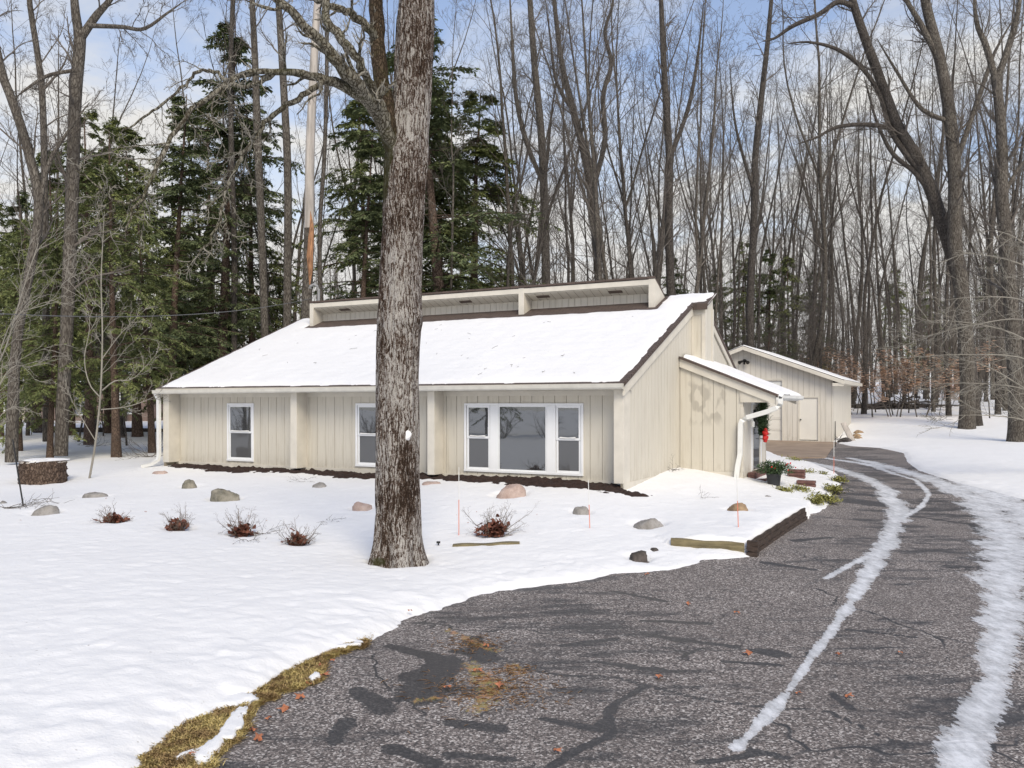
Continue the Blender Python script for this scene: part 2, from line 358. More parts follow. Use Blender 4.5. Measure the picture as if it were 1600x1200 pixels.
def mat_oak():
    m, nt, b = nodes('oak_bark'); v = coords(nt, (1, 1, .13)); v0 = coords(nt)
    wob = N(nt, 'ShaderNodeTexNoise'); wob.inputs['Scale'].default_value = 5; wob.inputs['Detail'].default_value = 4; nt.links.new(v0, wob.inputs['Vector'])
    s_ = N(nt, 'ShaderNodeVectorMath', operation='SCALE'); s_.inputs['Scale'].default_value = .09; nt.links.new(wob.outputs['Color'], s_.inputs[0])
    ad = N(nt, 'ShaderNodeVectorMath', operation='ADD'); nt.links.new(v, ad.inputs[0]); nt.links.new(s_.outputs[0], ad.inputs[1])
    n1 = noise(nt, ad.outputs[0], 48, 5, .62); n2 = noise(nt, v0, 55, 5, .7); n3 = noise(nt, v0, 1.3, 3)
    k = mathn(nt, 'ADD', mathn(nt, 'ADD', n1, mathn(nt, 'MULTIPLY', mathn(nt, 'SUBTRACT', n2, .5), .45)), mathn(nt, 'MULTIPLY', mathn(nt, 'SUBTRACT', n3, .5), .35))
    at = N(nt, 'ShaderNodeAttribute'); at.attribute_name = 'scar'
    k = mathn(nt, 'SUBTRACT', k, mathn(nt, 'MULTIPLY', at.outputs['Fac'], .10))
    c = ramp(nt, k, [(.36, (.035, .022, .015)), (.46, (.13, .09, .068)), (.50, (.30, .27, .245)), (.60, (.54, .51, .47))])
    mo = N(nt, 'ShaderNodeAttribute'); mo.attribute_name = 'mossy'
    mf = ramp(nt, mathn(nt, 'ADD', mo.outputs['Fac'], mathn(nt, 'MULTIPLY', mathn(nt, 'SUBTRACT', noise(nt, v0, 8, 4), .5), .8)), [(.45, 0.), (.65, .85)])
    c = mix(nt, mf, c, (.045, .045, .015))
    setc(nt, b, c); b.inputs['Roughness'].default_value = .95; b.inputs['Specular IOR Level'].default_value = .15
    bump(nt, b, k, 1.0, .05); return m
M['oakbark'] = mat_oak()
M['mosslimb'] = mat_bark('dark_mossy_bark', (.035, .024, .014), (.17, .125, .085), 2.2, .3, (.35, .7), .12, .8, .03)
M['oaklimb'] = mat_bark('mossy_limb_bark', (.05, .04, .025), (.34, .32, .26), 1.6, .5, (.3, .6), .10, .7, .02)
M['graybark'] = mat_bark('gray_bark', (.055, .046, .038), (.22, .198, .168), 1.3, .25, (.3, .65), 0, .5)
M['darkbark'] = mat_bark('dark_bark', (.04, .034, .03), (.17, .15, .13), 1.3, .25, (.3, .7), 0, .5)
M['redbark'] = mat_bark('hemlock_bark', (.06, .04, .03), (.24, .175, .135), 1.4, .3, (.3, .65), 0, .6)
M['twig'] = simple('twig_bark', (.122, .105, .09), .9, .35, 1.2, 0)
M['greytwig'] = simple('pale_twig_bark', (.27, .25, .21), .9, .25, 2, 0)
M['shrubtwig'] = simple('shrub_twig_bark', (.17, .135, .105), .9, .3, 2, 0)
def mat_needles(name, a, bcol, c3):
    m, nt, b = nodes(name); v = coords(nt, which='Object')
    c = mix(nt, ramp(nt, noise(nt, v, .9, 4), [(.35, 0.), (.68, 1.)]), a, bcol)
    c = mix(nt, ramp(nt, noise(nt, v, 14, 2), [(.55, 0.), (.75, .7)]), c, c3)
    setc(nt, b, c); b.inputs['Roughness'].default_value = .7; b.inputs['Specular IOR Level'].default_value = .25; return m
M['needles'] = mat_needles('evergreen_needles', (.10, .125, .05), (.235, .265, .095), (.50, .48, .20))
M['needlesd'] = mat_needles('dark_needles', (.075, .098, .05), (.165, .195, .082), (.36, .36, .16))
M['leafbrown'] = simple('dead_brown_leaves', (.17, .062, .038), .8, .5, 30, 0)
M['leaforange'] = simple('copper_beech_leaves', (.85, .56, .40), .8, .3, 12, 0)
M['grassx'] = simple('yellow_winter_grass', (.50, .39, .18), .9, .45, 8, 0)
m_, nt_0, b_0 = nodes('yellow_winter_grass'); v_0 = coords(nt_0)
setc(nt_0, b_0, mix(nt_0, ramp(nt_0, noise(nt_0, v_0, 5, 6, .75), [(.44, 0.), (.56, 1.)]), mix(nt_0, noise(nt_0, v_0, 40, 2), (.32, .21, .10), (.42, .30, .14)), mix(nt_0, noise(nt_0, v_0, 40, 2), (.50, .42, .15), (.74, .58, .27)))); b_0.inputs['Roughness'].default_value = .9; M['grass'] = m_
M['soil'] = simple('verge_soil', (.17, .12, .06), .95, .5, 9, .5, 0, .02)
M['mulch'] = simple('dark_mulch', (.035, .018, .013), .95, .5, 20, .8, 0, .02)
def mat_rock(name, a, b_, sc=5):
    m, nt, b = nodes(name); v = coords(nt)
    c = mix(nt, ramp(nt, noise(nt, v, sc, 6, .65), [(.35, 0.), (.65, 1.)]), a, b_)
    c = mix(nt, ramp(nt, noise(nt, v, sc*12, 3), [(.6, 0.), (.7, .6)]), c, tuple(x*.4 for x in a))
    setc(nt, b, c); b.inputs['Roughness'].default_value = .85; bump(nt, b, noise(nt, v, sc*4, 6), .5, .02); return m
M['rockgrey'] = mat_rock('grey_rock', (.20, .185, .165), (.36, .34, .32)); M['rockpink'] = mat_rock('pink_granite', (.36, .26, .22), (.52, .41, .36))
M['rocktan'] = mat_rock('tan_rock', (.22, .15, .09), (.42, .29, .17)); M['rockdark'] = mat_rock('dark_rock', (.03, .026, .022), (.12, .10, .09)); M['rockgreen'] = mat_rock('olive_grey_rock', (.13, .12, .085), (.33, .30, .24))
M['timber'] = simple('weathered_timber', (.20, .165, .09), .9, .45, 5, .8, 0, .02, (.6, 3, 3))
M['darktimber'] = simple('dark_brown_timber', (.065, .045, .035), .9, .5, 6, .8, 0, .02, (1, 1, 3))
M['concrete'] = simple('concrete', (.30, .225, .165), .8, .2, 1.4, .3)
M['brick'] = simple('step_brick', (.15, .075, .065), .85, .35, 9, .5)
M['red'] = simple('red_bow', (.62, .02, .015), .6, .2, 5, 0); M['orange'] = simple('orange_stake', (.75, .22, .13), .5, .1, 3, 0)
M['pot'] = simple('black_pot', (.025, .027, .03), .5, .2, 4, .1)
M['sprig'] = simple('green_sprigs', (.07, .12, .045), .7, .5, 9, 0); M['yellowgreen'] = simple('groundcover_leaves', (.28, .27, .08), .8, .5, 11, 0)
M['wire'] = simple('grey_cable', (.11, .11, .11), .5, .1, 3, 0)
M['palewood'] = simple('weathered_snag_wood', (.42, .38, .34), .85, .35, 3, .5, 0, .02, (3, 3, .2))
M['orangewood'] = simple('fresh_orange_wood', (.36, .18, .09), .8, .6, 9, .5, 0, .02, (3, 3, .3))
M['farbrick'] = simple('far_brick', (.26, .19, .16), .9, .3, 20, 0); M['cream'] = simple('cream_wall', (.5, .46, .36), .7, .1, 3, 0)
M['needlelitter'] = simple('golden_needle_litter', (.50, .28, .12), .85, .4, 12, 0)
M['leafdead'] = simple('orange_brown_leaf', (.42, .16, .08), .8, .3, 12, 0)
# ------------------------------------------------------------------ snow ground and drive
def axis(*segs):
    out = []
    for a, b, s in segs:
        n = max(2, int(round((b-a)/s))); out += list(np.linspace(a, b, n, endpoint=False))
    out.append(segs[-1][1]); return np.array(out)
def geo(a, b, s0, g=1.12):
    out = [a]; s = s0
    while out[-1] < b: out.append(out[-1]+s); s *= g
    return out
xs = np.array([-v for v in geo(9, 420, .12)][::-1] + list(axis((-9, 10, .045)))[1:-1] + geo(10, 30, .09, 1.0) + geo(30, 420, .2)[1:])
ys = np.array([-v for v in geo(-4, 300, .2)][::-1] + list(axis((4, 15, .04), (15, 28, .065), (28, 48, .14)))[1:-1] + geo(48, 420, .3, 1.08))
X, Y = np.meshgrid(xs, ys)
H0 = h(X, Y)
sd = np.full(X.shape, 9.0); near = (Y > -20) & (Y < 50) & (X > -12) & (X < 26)
sd[near] = sdist(X[near], Y[near], drive)
wq = sstep(.1, .9, segdist(X, Y, wc[1:])); sdn = sd + (.30*fbm(X, Y, 5, 1.3)*sstep(30, 8, Y)+.05*fbm(X, Y, 3, 6))*wq - .10*(1-wq)
bank = sstep(16, 9, Y)*sstep(4, -2, X)
dep = np.where(sdn > 0, .055*(1-np.exp(-sdn/.10)) + (.03+.15*bank)*(1-np.exp(-sdn/.6)), np.maximum(-.10, sdn*.35))
# churned, shovelled look near the drive edge and gentle swells further off
rough = np.exp(-np.clip(sd, 0, 9)/1.1)*(sd > -.1)
dep = dep + np.where(sdn > 0, (.045*fbm(X, Y, 5, 1.9)+.020*fbm(X, Y, 4, 8))*np.clip(rough, 0, 1) + .03*fbm(X, Y, 3, .45) + .014*fbm(X, Y, 4, 6), 0)*np.clip(np.abs(sdn)*4, 0, 1)
for mx, my, mr, md in melt:
    sl_ = (np.abs(X-mx) < mr+.8) & (np.abs(Y-my) < mr+.8); dd_ = np.hypot(X[sl_]-mx, (Y[sl_]-my)*1.1); dd_ = dd_*(1+.25*fbm(X[sl_]*1.0, Y[sl_], 3, 4)); dep[sl_] -= md*np.clip(np.exp(-(np.clip(dd_-mr*.9, 0, 9)/.11)**2), 0, 1)
rp = np.random.default_rng(31)      # small pits, drips and old prints
for k in range(420):
    py_ = 860+300*rp.random()**1.2; px_ = rp.uniform(0, 900)
    cx, cy = (px_-800)/F*(ZC-.15)*F/(py_-630), (ZC-.15)*F/(py_-630); rr_ = rp.uniform(.03, .09); am = rp.uniform(.004, .016)
    sl_ = (np.abs(X-cx) < .35) & (np.abs(Y-cy) < .35) & (sdn > .1); dep[sl_] -= am*np.exp(-(((X[sl_]-cx)/rr_)**2+((Y[sl_]-cy)/(rr_*1.5))**2))
Z = H0+raise_(X, Y)+dep
npobj('snow_ground', np.stack([X, Y, Z], -1).reshape(-1, 3), [gridfaces(len(xs), len(ys))], M['snow'])
tag(bpy.data.objects['snow_ground'], 'snow covered lawn and ground', None, None, 'structure')
def snowz(x, y): return float(h(x, y)+raise_(np.array(x), np.array(y)))+.07
dx = np.arange(-4.5, 16.2, .055); dy = np.concatenate([np.arange(-14, 3.5, .5), np.arange(3.5, 40, .06)])
X, Y = np.meshgrid(dx, dy); sdd = sdist(X, Y, drive)
def tracks(X, Y, L, ws=1.0):
    r = np.zeros(X.shape)
    for pts in L:
        P = [G(p[0], p[1])+((p[2]/F*G(p[0], p[1])[1])/2,) for p in pts]
        for a, b in zip(P[:-1], P[1:]):
            ex, ey = b[0]-a[0], b[1]-a[1]; LL = ex*ex+ey*ey+1e-9
            t = np.clip(((X-a[0])*ex+(Y-a[1])*ey)/LL, 0, 1); d = np.hypot(X-a[0]-t*ex, Y-a[1]-t*ey); w = (a[2]+(b[2]-a[2])*t)*ws
            r = np.maximum(r, np.clip(1-d/(2*w+.02), 0, 1))
    return r
ice = tracks(X, Y, [
 [(1225,716,30),(1290,728,42),(1340,742,52),(1385,765,56),(1403,795,54),(1395,830,50),(1372,870,54),(1340,925,36),(1300,985,26),(1262,1035,22),(1232,1080,22),(1208,1110,40),(1180,1140,20),(1150,1172,32)],
 [(1372,865,26),(1330,882,22),(1290,905,16)],
 [(1290,716,26),(1360,726,30),(1430,750,14),(1452,772,14),(1440,792,12),(1405,812,18)],
], .56)
ice = np.maximum(ice, tracks(X, Y, [
 [(1330,716,20),(1400,732,34),(1460,750,46),(1520,778,60),(1560,815,74),(1578,860,90),(1575,905,96),(1568,950,74),(1560,1010,60),(1553,1060,52),(1530,1120,66),(1505,1190,80),(1500,1260,80)],
 [(1500,752,50),(1600,800,110),(1690,860,150),(1700,900,80)], [(1600,860,50),(1640,900,60)]], .85))
moss = tracks(X, Y, [[(735,1040,40),(770,1075,60),(745,1110,40)], [(700,985,14),(740,1005,22),(775,1018,18)], [(800,1040,26),(815,1055,20)], [(650,1095,20),(690,1090,24)]])*.9
tarm = tracks(X, Y, [[(1010,992,14),(1060,1000,20),(1130,1008,12),(1150,1012,18)], [(1180,1018,26),(1215,1022,30),(1232,1024,10)], [(930,1035,10),(1010,1046,22),(1060,1050,14)],
 [(720,1018,24),(760,1030,44),(740,1000,30)], [(640,1060,40),(700,1035,50),(660,1090,60)], [(815,1045,6),(880,1056,9),(960,1060,8),(1040,1080,8),(1090,1093,8),(1190,1105,6),(1290,1112,7),(1420,1170,4)],
 [(1010,1072,10),(960,1100,10),(945,1130,22),(960,1145,14)], [(955,1150,16),(900,1175,16),(860,1200,18)], [(700,1180,16),(800,1190,18)], [(1325,984,8),(1430,996,8)], [(1200,880,20),(1270,890,12)], [(1240,845,14),(1300,840,8)],
 [(1420,805,8),(1520,820,10),(1540,835,22)], [(1180,1175,20),(1240,1190,8)], [(850,1125,14),(930,1140,20)], [(1300,1085,8),(1330,1110,16)], [(960,925,8),(1040,940,12)], [(1095,1195,14),(1200,1178,10)], [(540,1130,30),(520,1160,20)], [(610,1010,16),(690,1030,40),(640,1085,50)], [(560,1080,30),(600,1110,44)], [(880,1010,12),(960,1000,18)], [(1130,1035,10),(1220,1040,14)], [(700,1130,22),(780,1140,30)], [(610,1170,30),(680,1195,26)], [(1000,970,8),(1110,975,12)]])
msk = sdd < .55
idx = -np.ones(X.shape, int); idx[msk] = np.arange(msk.sum())
f = gridfaces(len(dx), len(dy)); fl = idx.ravel()[f]; fl = fl[(fl >= 0).all(1)]
P = np.stack([X, Y, h(X, Y)], -1)[msk]
npobj('driveway', P, [fl], M['asphalt'], attrs={'ice': ice[msk], 'moss': moss[msk], 'tar': tarm[msk]})
tag(bpy.data.objects['driveway'], 'curving asphalt driveway with icy tyre tracks', None, None, 'structure')
# verge of yellow grass between the snow and the asphalt
def resamp(P, n):
    P = np.array(P); d = np.concatenate([[0], np.cumsum(np.hypot(*np.diff(P, axis=0).T))]); t = np.linspace(0, d[-1], n)
    return np.stack([np.interp(t, d, P[:, 0]), np.interp(t, d, P[:, 1])], 1)
A = resamp([G(60,1262), G(215,1185), G(330,1108), G(430,1050), G(520,1008), G(575,990)], 160); B = resamp(asph_l, 160)
T = np.linspace(0, 1, 40); V = A[:, None]*(1-T[None, :, None])+B[:, None]*T[None, :, None]
j = .34*fbm(V[..., 0], V[..., 1], 5, 2.2)*T; V[..., 0] += j; V[..., 1] -= j
VZ = h(V[..., 0], V[..., 1])+.006+.014*(1-T[None, :])+.008*np.abs(fbm(V[..., 0], V[..., 1], 3, 8))
npobj('verge_soil', np.concatenate([V, VZ[..., None]], -1).reshape(-1, 3), [gridfaces(40, 160)], M['soil'])
tag(bpy.data.objects['verge_soil'], 'bare soil verge beside the asphalt', None, None, 'structure')
def blades(P, n, ln, wd, mat, name, up=.5):
    """P (n,3) roots -> thin bent leaf triangles"""
    a = RNG.uniform(0, 2*np.pi, n); L = RNG.uniform(.5, 1, n)*ln; el = RNG.uniform(.05, up, n)
    d = np.stack([np.cos(a)*np.cos(el), np.sin(a)*np.cos(el), np.sin(el)], 1); s = np.stack([-np.sin(a), np.cos(a), 0*a], 1)*wd/2
    V = np.stack([P-s, P+s, P+d*L[:, None]*.6+s*.7, P+d*L[:, None]-np.array([0, 0, 1])*(L*.12)[:, None], P+d*L[:, None]*.6-s*.7], 1)
    F_ = (np.arange(n)*5)[:, None]+np.array([[0, 1, 2, 3, 4]])
    return V.reshape(-1, 3), F_
n = 110000; ti = RNG.integers(0, 160, n); tj = RNG.random(n)**.8; tk = (tj*39).astype(int)
keep = fbm(V[ti, tk, 0], V[ti, tk, 1], 3, 2.2) > -.5
ti, tk = ti[keep], tk[keep]; P = np.stack([V[ti, tk, 0], V[ti, tk, 1], VZ[ti, tk]], 1)+np.concatenate([RNG.normal(0, .02, (len(ti), 2)), np.zeros((len(ti), 1))], 1)
VV, FF = blades(P, len(P), .07, .007, None, '', .8)
o = npobj('verge_grass', VV, [FF], M['grass'], smooth=False); tag(o, 'matted yellow winter grass along the drive edge', 'grass', None, 'stuff')
pz = VZ+np.clip((fbm(V[..., 0]*1.0, V[..., 1]*1.0, 4, 2.9)-.04)*.4, -.03, .045)*sstep(0, .12, 1-T)[None, :]-.004
o = npobj('snow_remnants', np.concatenate([V, pz[..., None]], -1).reshape(-1, 3), [gridfaces(40, 160)], M['snow']); tag(o, 'remnant snow on the grass verge', None, None, 'structure')
# leaf litter, pine needles on the asphalt
def leaf_mesh(name, s, mat):
    mb = MB(); pts = []
    for k in range(14):
        a = 2*math.pi*k/14; r = s*(.55+.45*(k % 2))*(1+.3*math.cos(a)); pts.append((r*math.cos(a), r*.7*math.sin(a), .012*math.sin(3*a)+.012))
    for i in range(14): mb.quad((0, 0, .02), pts[i], pts[(i+1) % 14])
    return mb
lf = leaf_mesh('fallen_leaf', .05, None).build('fallen_leaf', M['leafdead'])
L0 = [(1407,1024),(1325,1093),(1247,1087),(640,965),(855+0,855),(420,1128),(405,1160),(350,1150),(1010,900),(760,1012),(1030,1062),(1170,1025),(870,1178),(1310,1025),(560,1000),(700,1080),(780,1075),(745,1052),(1075,945),(1150,960),(505,1060),(470,1095),(445,1112),(395,1145),(480,1072),(500,1045),(330,1175),(300,1185),(520,1035)]
for i, p in enumerate(L0):
    o = lf if i == 0 else link(lf.copy()); x, y = G(*p); o.location = (x, y, float(h(x, y))+.014+(.06 if p in ((640,965),(855,855)) else 0)); o.rotation_euler = (random.uniform(-.3, .3), random.uniform(-.3, .3), random.uniform(0, 6)); o.scale = (random.uniform(.7, 1.3),)*3
    tag(o, 'small curled orange-brown leaf lying on the asphalt or verge', 'leaf', 'dead leaves scattered over the drive')
tw = []
for c, r, n in ((G(765,1080), .38, 420), (G(740,1008), .22, 160), (G(805,1048), .14, 80)):
    tw.append(np.stack([c[0]+RNG.normal(0, r, n)*.8, c[1]+RNG.normal(0, r, n)*.7], 1))
tw = np.concatenate(tw); P = np.concatenate([tw, (h(tw[:, 0], tw[:, 1])+.006)[:, None]], 1)
VV, FF = blades(P, len(P), .10, .004, None, '', .12); o = npobj('pine_needle_litter', VV, [FF], M['needlelitter'], smooth=False); tag(o, 'orange pine needle litter on the asphalt', 'needles', None, 'stuff')
# concrete apron in front of the garage
q = [GL(-7.5,-.02), GL(0.15,-.02), G(1290,716), G(1150,716)]
mb = MB(); zz = [float(h(*p))+.03 for p in q]
mb.hexa([(p[0], p[1], z-.3) for p, z in zip(q, zz)], [(p[0], p[1], z) for p, z in zip(q, zz)]); o = mb.build('concrete_apron', M['concrete']); tag(o, 'brown concrete apron in front of the garage', None, None, 'structure')
# ------------------------------------------------------------------ the house
BZ = .65; R = ZC-BZ     # rel(z above camera) -> local: +R
def C(z): return z+R
house = empty('house', (P0[0], P0[1], BZ), RZ, 'single storey beige board-sided house with long snowy roof and clerestory', 'house')
def siding(mb, mb2, plane, s0, s1, zb, ztop, t, pitch, holes=(), off=0.0, thick=.03, gap=.011):
    """vertical boards on a plane. plane: function (s, depth, z)->point; depth 0 is the face, positive inward. holes: (s0,s1,z0,z1)"""
    zt = ztop if callable(ztop) else (lambda s: ztop); zbf = zb if callable(zb) else (lambda s: zb)
    g = [s0]; x = s0+off if off > 0 else s0+pitch
    while x < s1-.03: g.append(x); x += pitch
    g.append(s1); gs = set(g)
    cuts = sorted(gs | {v for hh in holes for v in hh[:2] if s0 < v < s1})
    def piece(a, b, za0, zb0, za1, zb1):
        mb.hexa([plane(a, 0, za0), plane(b, 0, zb0), plane(b, thick, zb0), plane(a, thick, za0)], [plane(a, 0, za1), plane(b, 0, zb1), plane(b, thick, zb1), plane(a, thick, za1)])
    for a, b in zip(cuts[:-1], cuts[1:]):
        aa = a+gap/2 if (a in gs and a != s0) else a; bb = b-gap/2 if (b in gs and b != s1) else b
        m = (a+b)/2; hh = [q for q in holes if q[0]-1e-6 < m < q[1]+1e-6]
        if hh:
            q = hh[0]
            if q[2] > zbf(m)+.01: piece(aa, bb, zbf(aa), zbf(bb), q[2], q[2])
            if q[3] < zt(m)-.01: piece(aa, bb, q[3], q[3], zt(aa), zt(bb))
        else: piece(aa, bb, zbf(aa), zbf(bb), zt(aa), zt(bb))
    # backing behind the grooves
    for a, b in zip(cuts[:-1], cuts[1:]):
        m = (a+b)/2; hh = [q for q in holes if q[0]-1e-6 < m < q[1]+1e-6]
        rng = [(zbf(a), zbf(b), zt(a), zt(b))] if not hh else [(zbf(a), zbf(b), hh[0][2], hh[0][2]), (hh[0][3], hh[0][3], zt(a), zt(b))]
        for (z0, z1, z2, z3) in rng:
            if z2 <= z0: continue
            mb2.hexa([plane(a, .014, z0+.002), plane(b, .014, z1+.002), plane(b, .06, z1+.002), plane(a, .06, z0+.002)], [plane(a, .014, z2-.002), plane(b, .014, z3-.002), plane(b, .06, z3-.002), plane(a, .06, z2-.002)])
M_F, M_R = .42, -.47
def zf(b): return C(.43+M_F*(b+.15))       # top of front roof plane
def zr(b): return C(3.42+M_R*(b-5.05))     # top of rear roof plane
WB = .4
wins = [(-4.19, -1.088), (-7.47, -6.45), (-12.05, -11.03)]
WZ0, WZ1 = C(-1.63), C(0.0)
front = lambda s, d, z: (s, WB+d, z)
holes = [(a+.03, b-.03, WZ0+.03, WZ1-.03) for a, b in wins]
mb, mg = MB(), MB(); siding(mb, mg, front, -14.1, -.1, .0, C(.29), None, .29, holes, .12)
w = mb.build('wall', M['siding'], house); mg.build('backing', M['groove'], w)
right = lambda s, d, z: (-d, s, z)
zrt = lambda s: min(zf(s), zr(s))-.10
mb, mg = MB(), MB()
siding(mb, mg, right, 0.0, 5.98, .0, zrt, None, .235, ()); siding(mb, mg, right, 6.0, 11.7, .0, zrt, None, .235, ())
w = mb.build('wall', M['siding'], house); mg.build('backing', M['groove'], w)
left = lambda s, d, z: (-14.2+d, s, z)
mb, mg = MB(), MB(); siding(mb, mg, left, 0.0, 5.98, 0, zrt, None, .3, ()); siding(mb, mg, left, 6.0, 11.7, 0, zrt, None, .3, ())
w = mb.build('wall', M['siding'], house); mg.build('backing', M['groove'], w)
rear = lambda s, d, z: (s, 11.7-d, z)
mb, mg = MB(), MB(); siding(mb, mg, rear, -14.2, 0, 0, zr(11.7)-.12, None, .3, ())
w = mb.build('wall', M['siding'], house); mg.build('backing', M['groove'], w)
mb = MB(); mb.box(-14.17, -.04, .46, 11.66, -.55, -.003); mb.build('foundation', M['groove'], house)
mb = MB(); mb.box(-.035, .012, .0, 4.08, -.5, .14); mb.build('skirt_board', M['trim'], house); mb = MB(); mb.box(-14.1, -.2, .37, .399, -.5, .15); mb.build('skirt_board', M['trim'], house)
mb = MB()
for a, b in ((-.216, .004), (-4.99, -4.79), (-9.33, -9.11), (-14.22, -13.98)): mb = MB(); mb.box(a, b, -.006, WB-.002, .13, C(.288)); mb.build('fin_wall', M['trim'], house, .006)
mb = MB(); mb.box(-13.97, -.22, WB-.022, WB-.001, C(.17), C(.287)); mb.build('frieze_board', M['trim'], house)
mb = MB(); mb.box(-14.33, .05, -.10, WB+.06, C(.29), C(.31)); mb.build('soffit', M['soffit'], house)
# dim closed room behind the glass
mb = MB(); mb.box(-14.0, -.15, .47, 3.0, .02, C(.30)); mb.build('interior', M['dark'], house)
# windows
def window(x0, x1, parent, kind):
    fr = .055; d0, d1 = WB-.028, WB+.05
    mb = MB()   # outer casing + jambs
    mb.box(x0, x1, d0, d1, WZ1-fr, WZ1); mb.box(x0, x1, d0-.012, d1, WZ0, WZ0+fr); mb.box(x0, x0+fr, d0, d1, WZ0+fr, WZ1-fr); mb.box(x1-fr, x1, d0, d1, WZ0+fr, WZ1-fr)
    if kind == 'picture':
        for a, b in ((-3.475, -3.255), (-1.99, -1.77)): mb.box(a, b, d0+.003, d1, WZ0+fr, WZ1-fr)
    w = mb.build('window', M['vinyl'], parent, .006)
    def hung(a, b):
        z0, z1 = WZ0+fr, WZ1-fr; zm = (z0+z1)/2; s = .05
        for lo, hi, d, gl in ((zm-.02, z1, .012, 'glass'), (z0, zm+.02, .028, 'screen')):
            m2 = MB(); m2.box(a, b, d0+d, d0+d+.03, hi-s, hi); m2.box(a, b, d0+d, d0+d+.03, lo, lo+s); m2.box(a, a+s, d0+d, d0+d+.03, lo+s, hi-s); m2.box(b-s, b, d0+d, d0+d+.03, lo+s, hi-s)
            m2.build('sash', M['vinyl'], w, .004)
            m2 = MB(); m2.box(a+s, b-s, d0+d+.012, d0+d+.02, lo+s, hi-s); m2.build('pane', M[gl], w)
        m2 = MB(); m2.tube([(a+.1, d0, zm+.035), ((a+b)/2, d0-.005, zm+.03), (b-.12, d0, zm+.035)], [.02, .012, .022], 6); m2.build('snow_ledge', M['roofsnow'], w)
    if kind == 'picture':
        hung(-4.12, -3.485); hung(-1.76, -1.155); m2 = MB(); s = .03; a, b = -3.25, -1.995; z0, z1 = WZ0+fr, WZ1-fr
        m2.box(a, b, d0+.01, d0+.04, z1-s, z1); m2.box(a, b, d0+.01, d0+.04, z0, z0+s); m2.box(a, a+s, d0+.01, d0+.04, z0+s, z1-s); m2.box(b-s, b, d0+.01, d0+.04, z0+s, z1-s); m2.build('sash', M['vinyl'], w)
        m2 = MB(); m2.box(a+s, b-s, d0+.022, d0+.03, z0+s, z1-s); m2.build('pane', M['glass'], w)
    else: hung(x0+fr+.01, x1-fr-.01)
    return w
tag(window(wins[0][0], wins[0][1], house, 'picture'), 'wide white picture window with a narrow sash at each side')
for a, b in wins[1:]: window(a, b, house, 'hung')
# front and rear roof slabs
XL, XR = -14.35, .07
def slab(mb, x0, x1, b0, b1, zfun, t=.08): mb.hexa([(x0, b0, zfun(b0)-t), (x1, b0, zfun(b0)-t), (x1, b1, zfun(b1)-t), (x0, b1, zfun(b1)-t)], [(x0, b0, zfun(b0)), (x1, b0, zfun(b0)), (x1, b1, zfun(b1)), (x0, b1, zfun(b1))])
mb = MB(); slab(mb, XL, XR, -.16, 5.99, zf); slab(mb, XL, XR, 6.0, 12.1, zr, .12); slab(mb, XR, .44, 5.08, 6.0, zf); slab(mb, -13.12, -.965, 5.0, 6.0, zr, .05)
# stepped shingle edge along the right rake
k = -.1
while k < 5.9: mb.hexa([(XR, k, zf(k)-.05), (XR+.028, k, zf(k)-.05), (XR+.028, k+.1, zf(k+.1)-.05), (XR, k+.1, zf(k+.1)-.05)], [(XR, k, zf(k)+.014), (XR+.028, k, zf(k)+.014), (XR+.028, k+.1, zf(k+.1)+.002), (XR, k+.1, zf(k+.1)+.002)]); k += .125
roof = mb.build('roof', M['shingle'], house)
# barge boards
for x0, x1 in ((.012, .055), (-14.33, -14.22)):
    mb = MB(); mb.hexa([(x0, -.08, zf(-.08)-.30), (x1, -.08, zf(-.08)-.30), (x1, 5.99, zf(5.99)-.30), (x0, 5.99, zf(5.99)-.30)], [(x0, -.08, zf(-.08)-.082), (x1, -.08, zf(-.08)-.082), (x1, 5.99, zf(5.99)-.082), (x0, 5.99, zf(5.99)-.082)]); mb.build('barge_board', M['trim'], house)
    mb = MB(); mb.hexa([(x0, 6.0, zr(6)-.30), (x1, 6.0, zr(6)-.30), (x1, 12.05, zr(12.05)-.30), (x0, 12.05, zr(12.05)-.30)], [(x0, 6.0, zr(6)-.122), (x1, 6.0, zr(6)-.122), (x1, 12.05, zr(12.05)-.122), (x0, 12.05, zr(12.05)-.122)]); mb.build('barge_board', M['trim'], house)
def snow_sheet(name, parent, x0, x1, b0, b1, zfun, edge=(.12, .1, .12, .1), t=.06, step=.06, irregular=.06, seed=0, notch=None):
    xs = np.arange(x0, x1+step, step); bs = np.arange(b0, b1+step, step); Xg, Bg = np.meshgrid(xs, bs)
    n = fbm(Xg+seed, Bg, 4, 2.1)*irregular*2+fbm(Xg, Bg+seed, 3, 9)*irregular*.7
    d = np.minimum(np.minimum(Xg-x0-edge[0], x1-edge[1]-Xg), np.minimum(Bg-b0-edge[2], b1-edge[3]-Bg))+n
    if notch is not None: d = np.minimum(d, notch(Xg, Bg)+n)
    zz = np.vectorize(zfun)(Bg)
    th = np.where(d > 0, t*(1-np.exp(-d/.10))+.016*fbm(Xg, Bg, 4, 3)+.010*fbm(Xg*.5, Bg*7, 3, 2.2), -.03)
    return npobj(name, np.stack([Xg, Bg, zz+th], -1).reshape(-1, 3), [gridfaces(len(xs), len(bs))], M['roofsnow'], parent)
snow_sheet('roof_snow', roof, XL+.02, XR-.03, -.15, 5.97, zf, (.1, .06, .06, .02), .065, .05, .022, 0, lambda x, b: np.maximum(np.maximum(x+.86, -13.2-x)*np.ones_like(b), 4.80-b))
snow_sheet('roof_snow', roof, XL+.02, XR-.06, 6.0, 12.0, zr, (.1, .12, .0, .05), .04, .1)
snow_sheet('roof_snow', roof, -.80, .42, 5.15, 6.02, zf, (.1, .06, .1, .0), .06, .05)
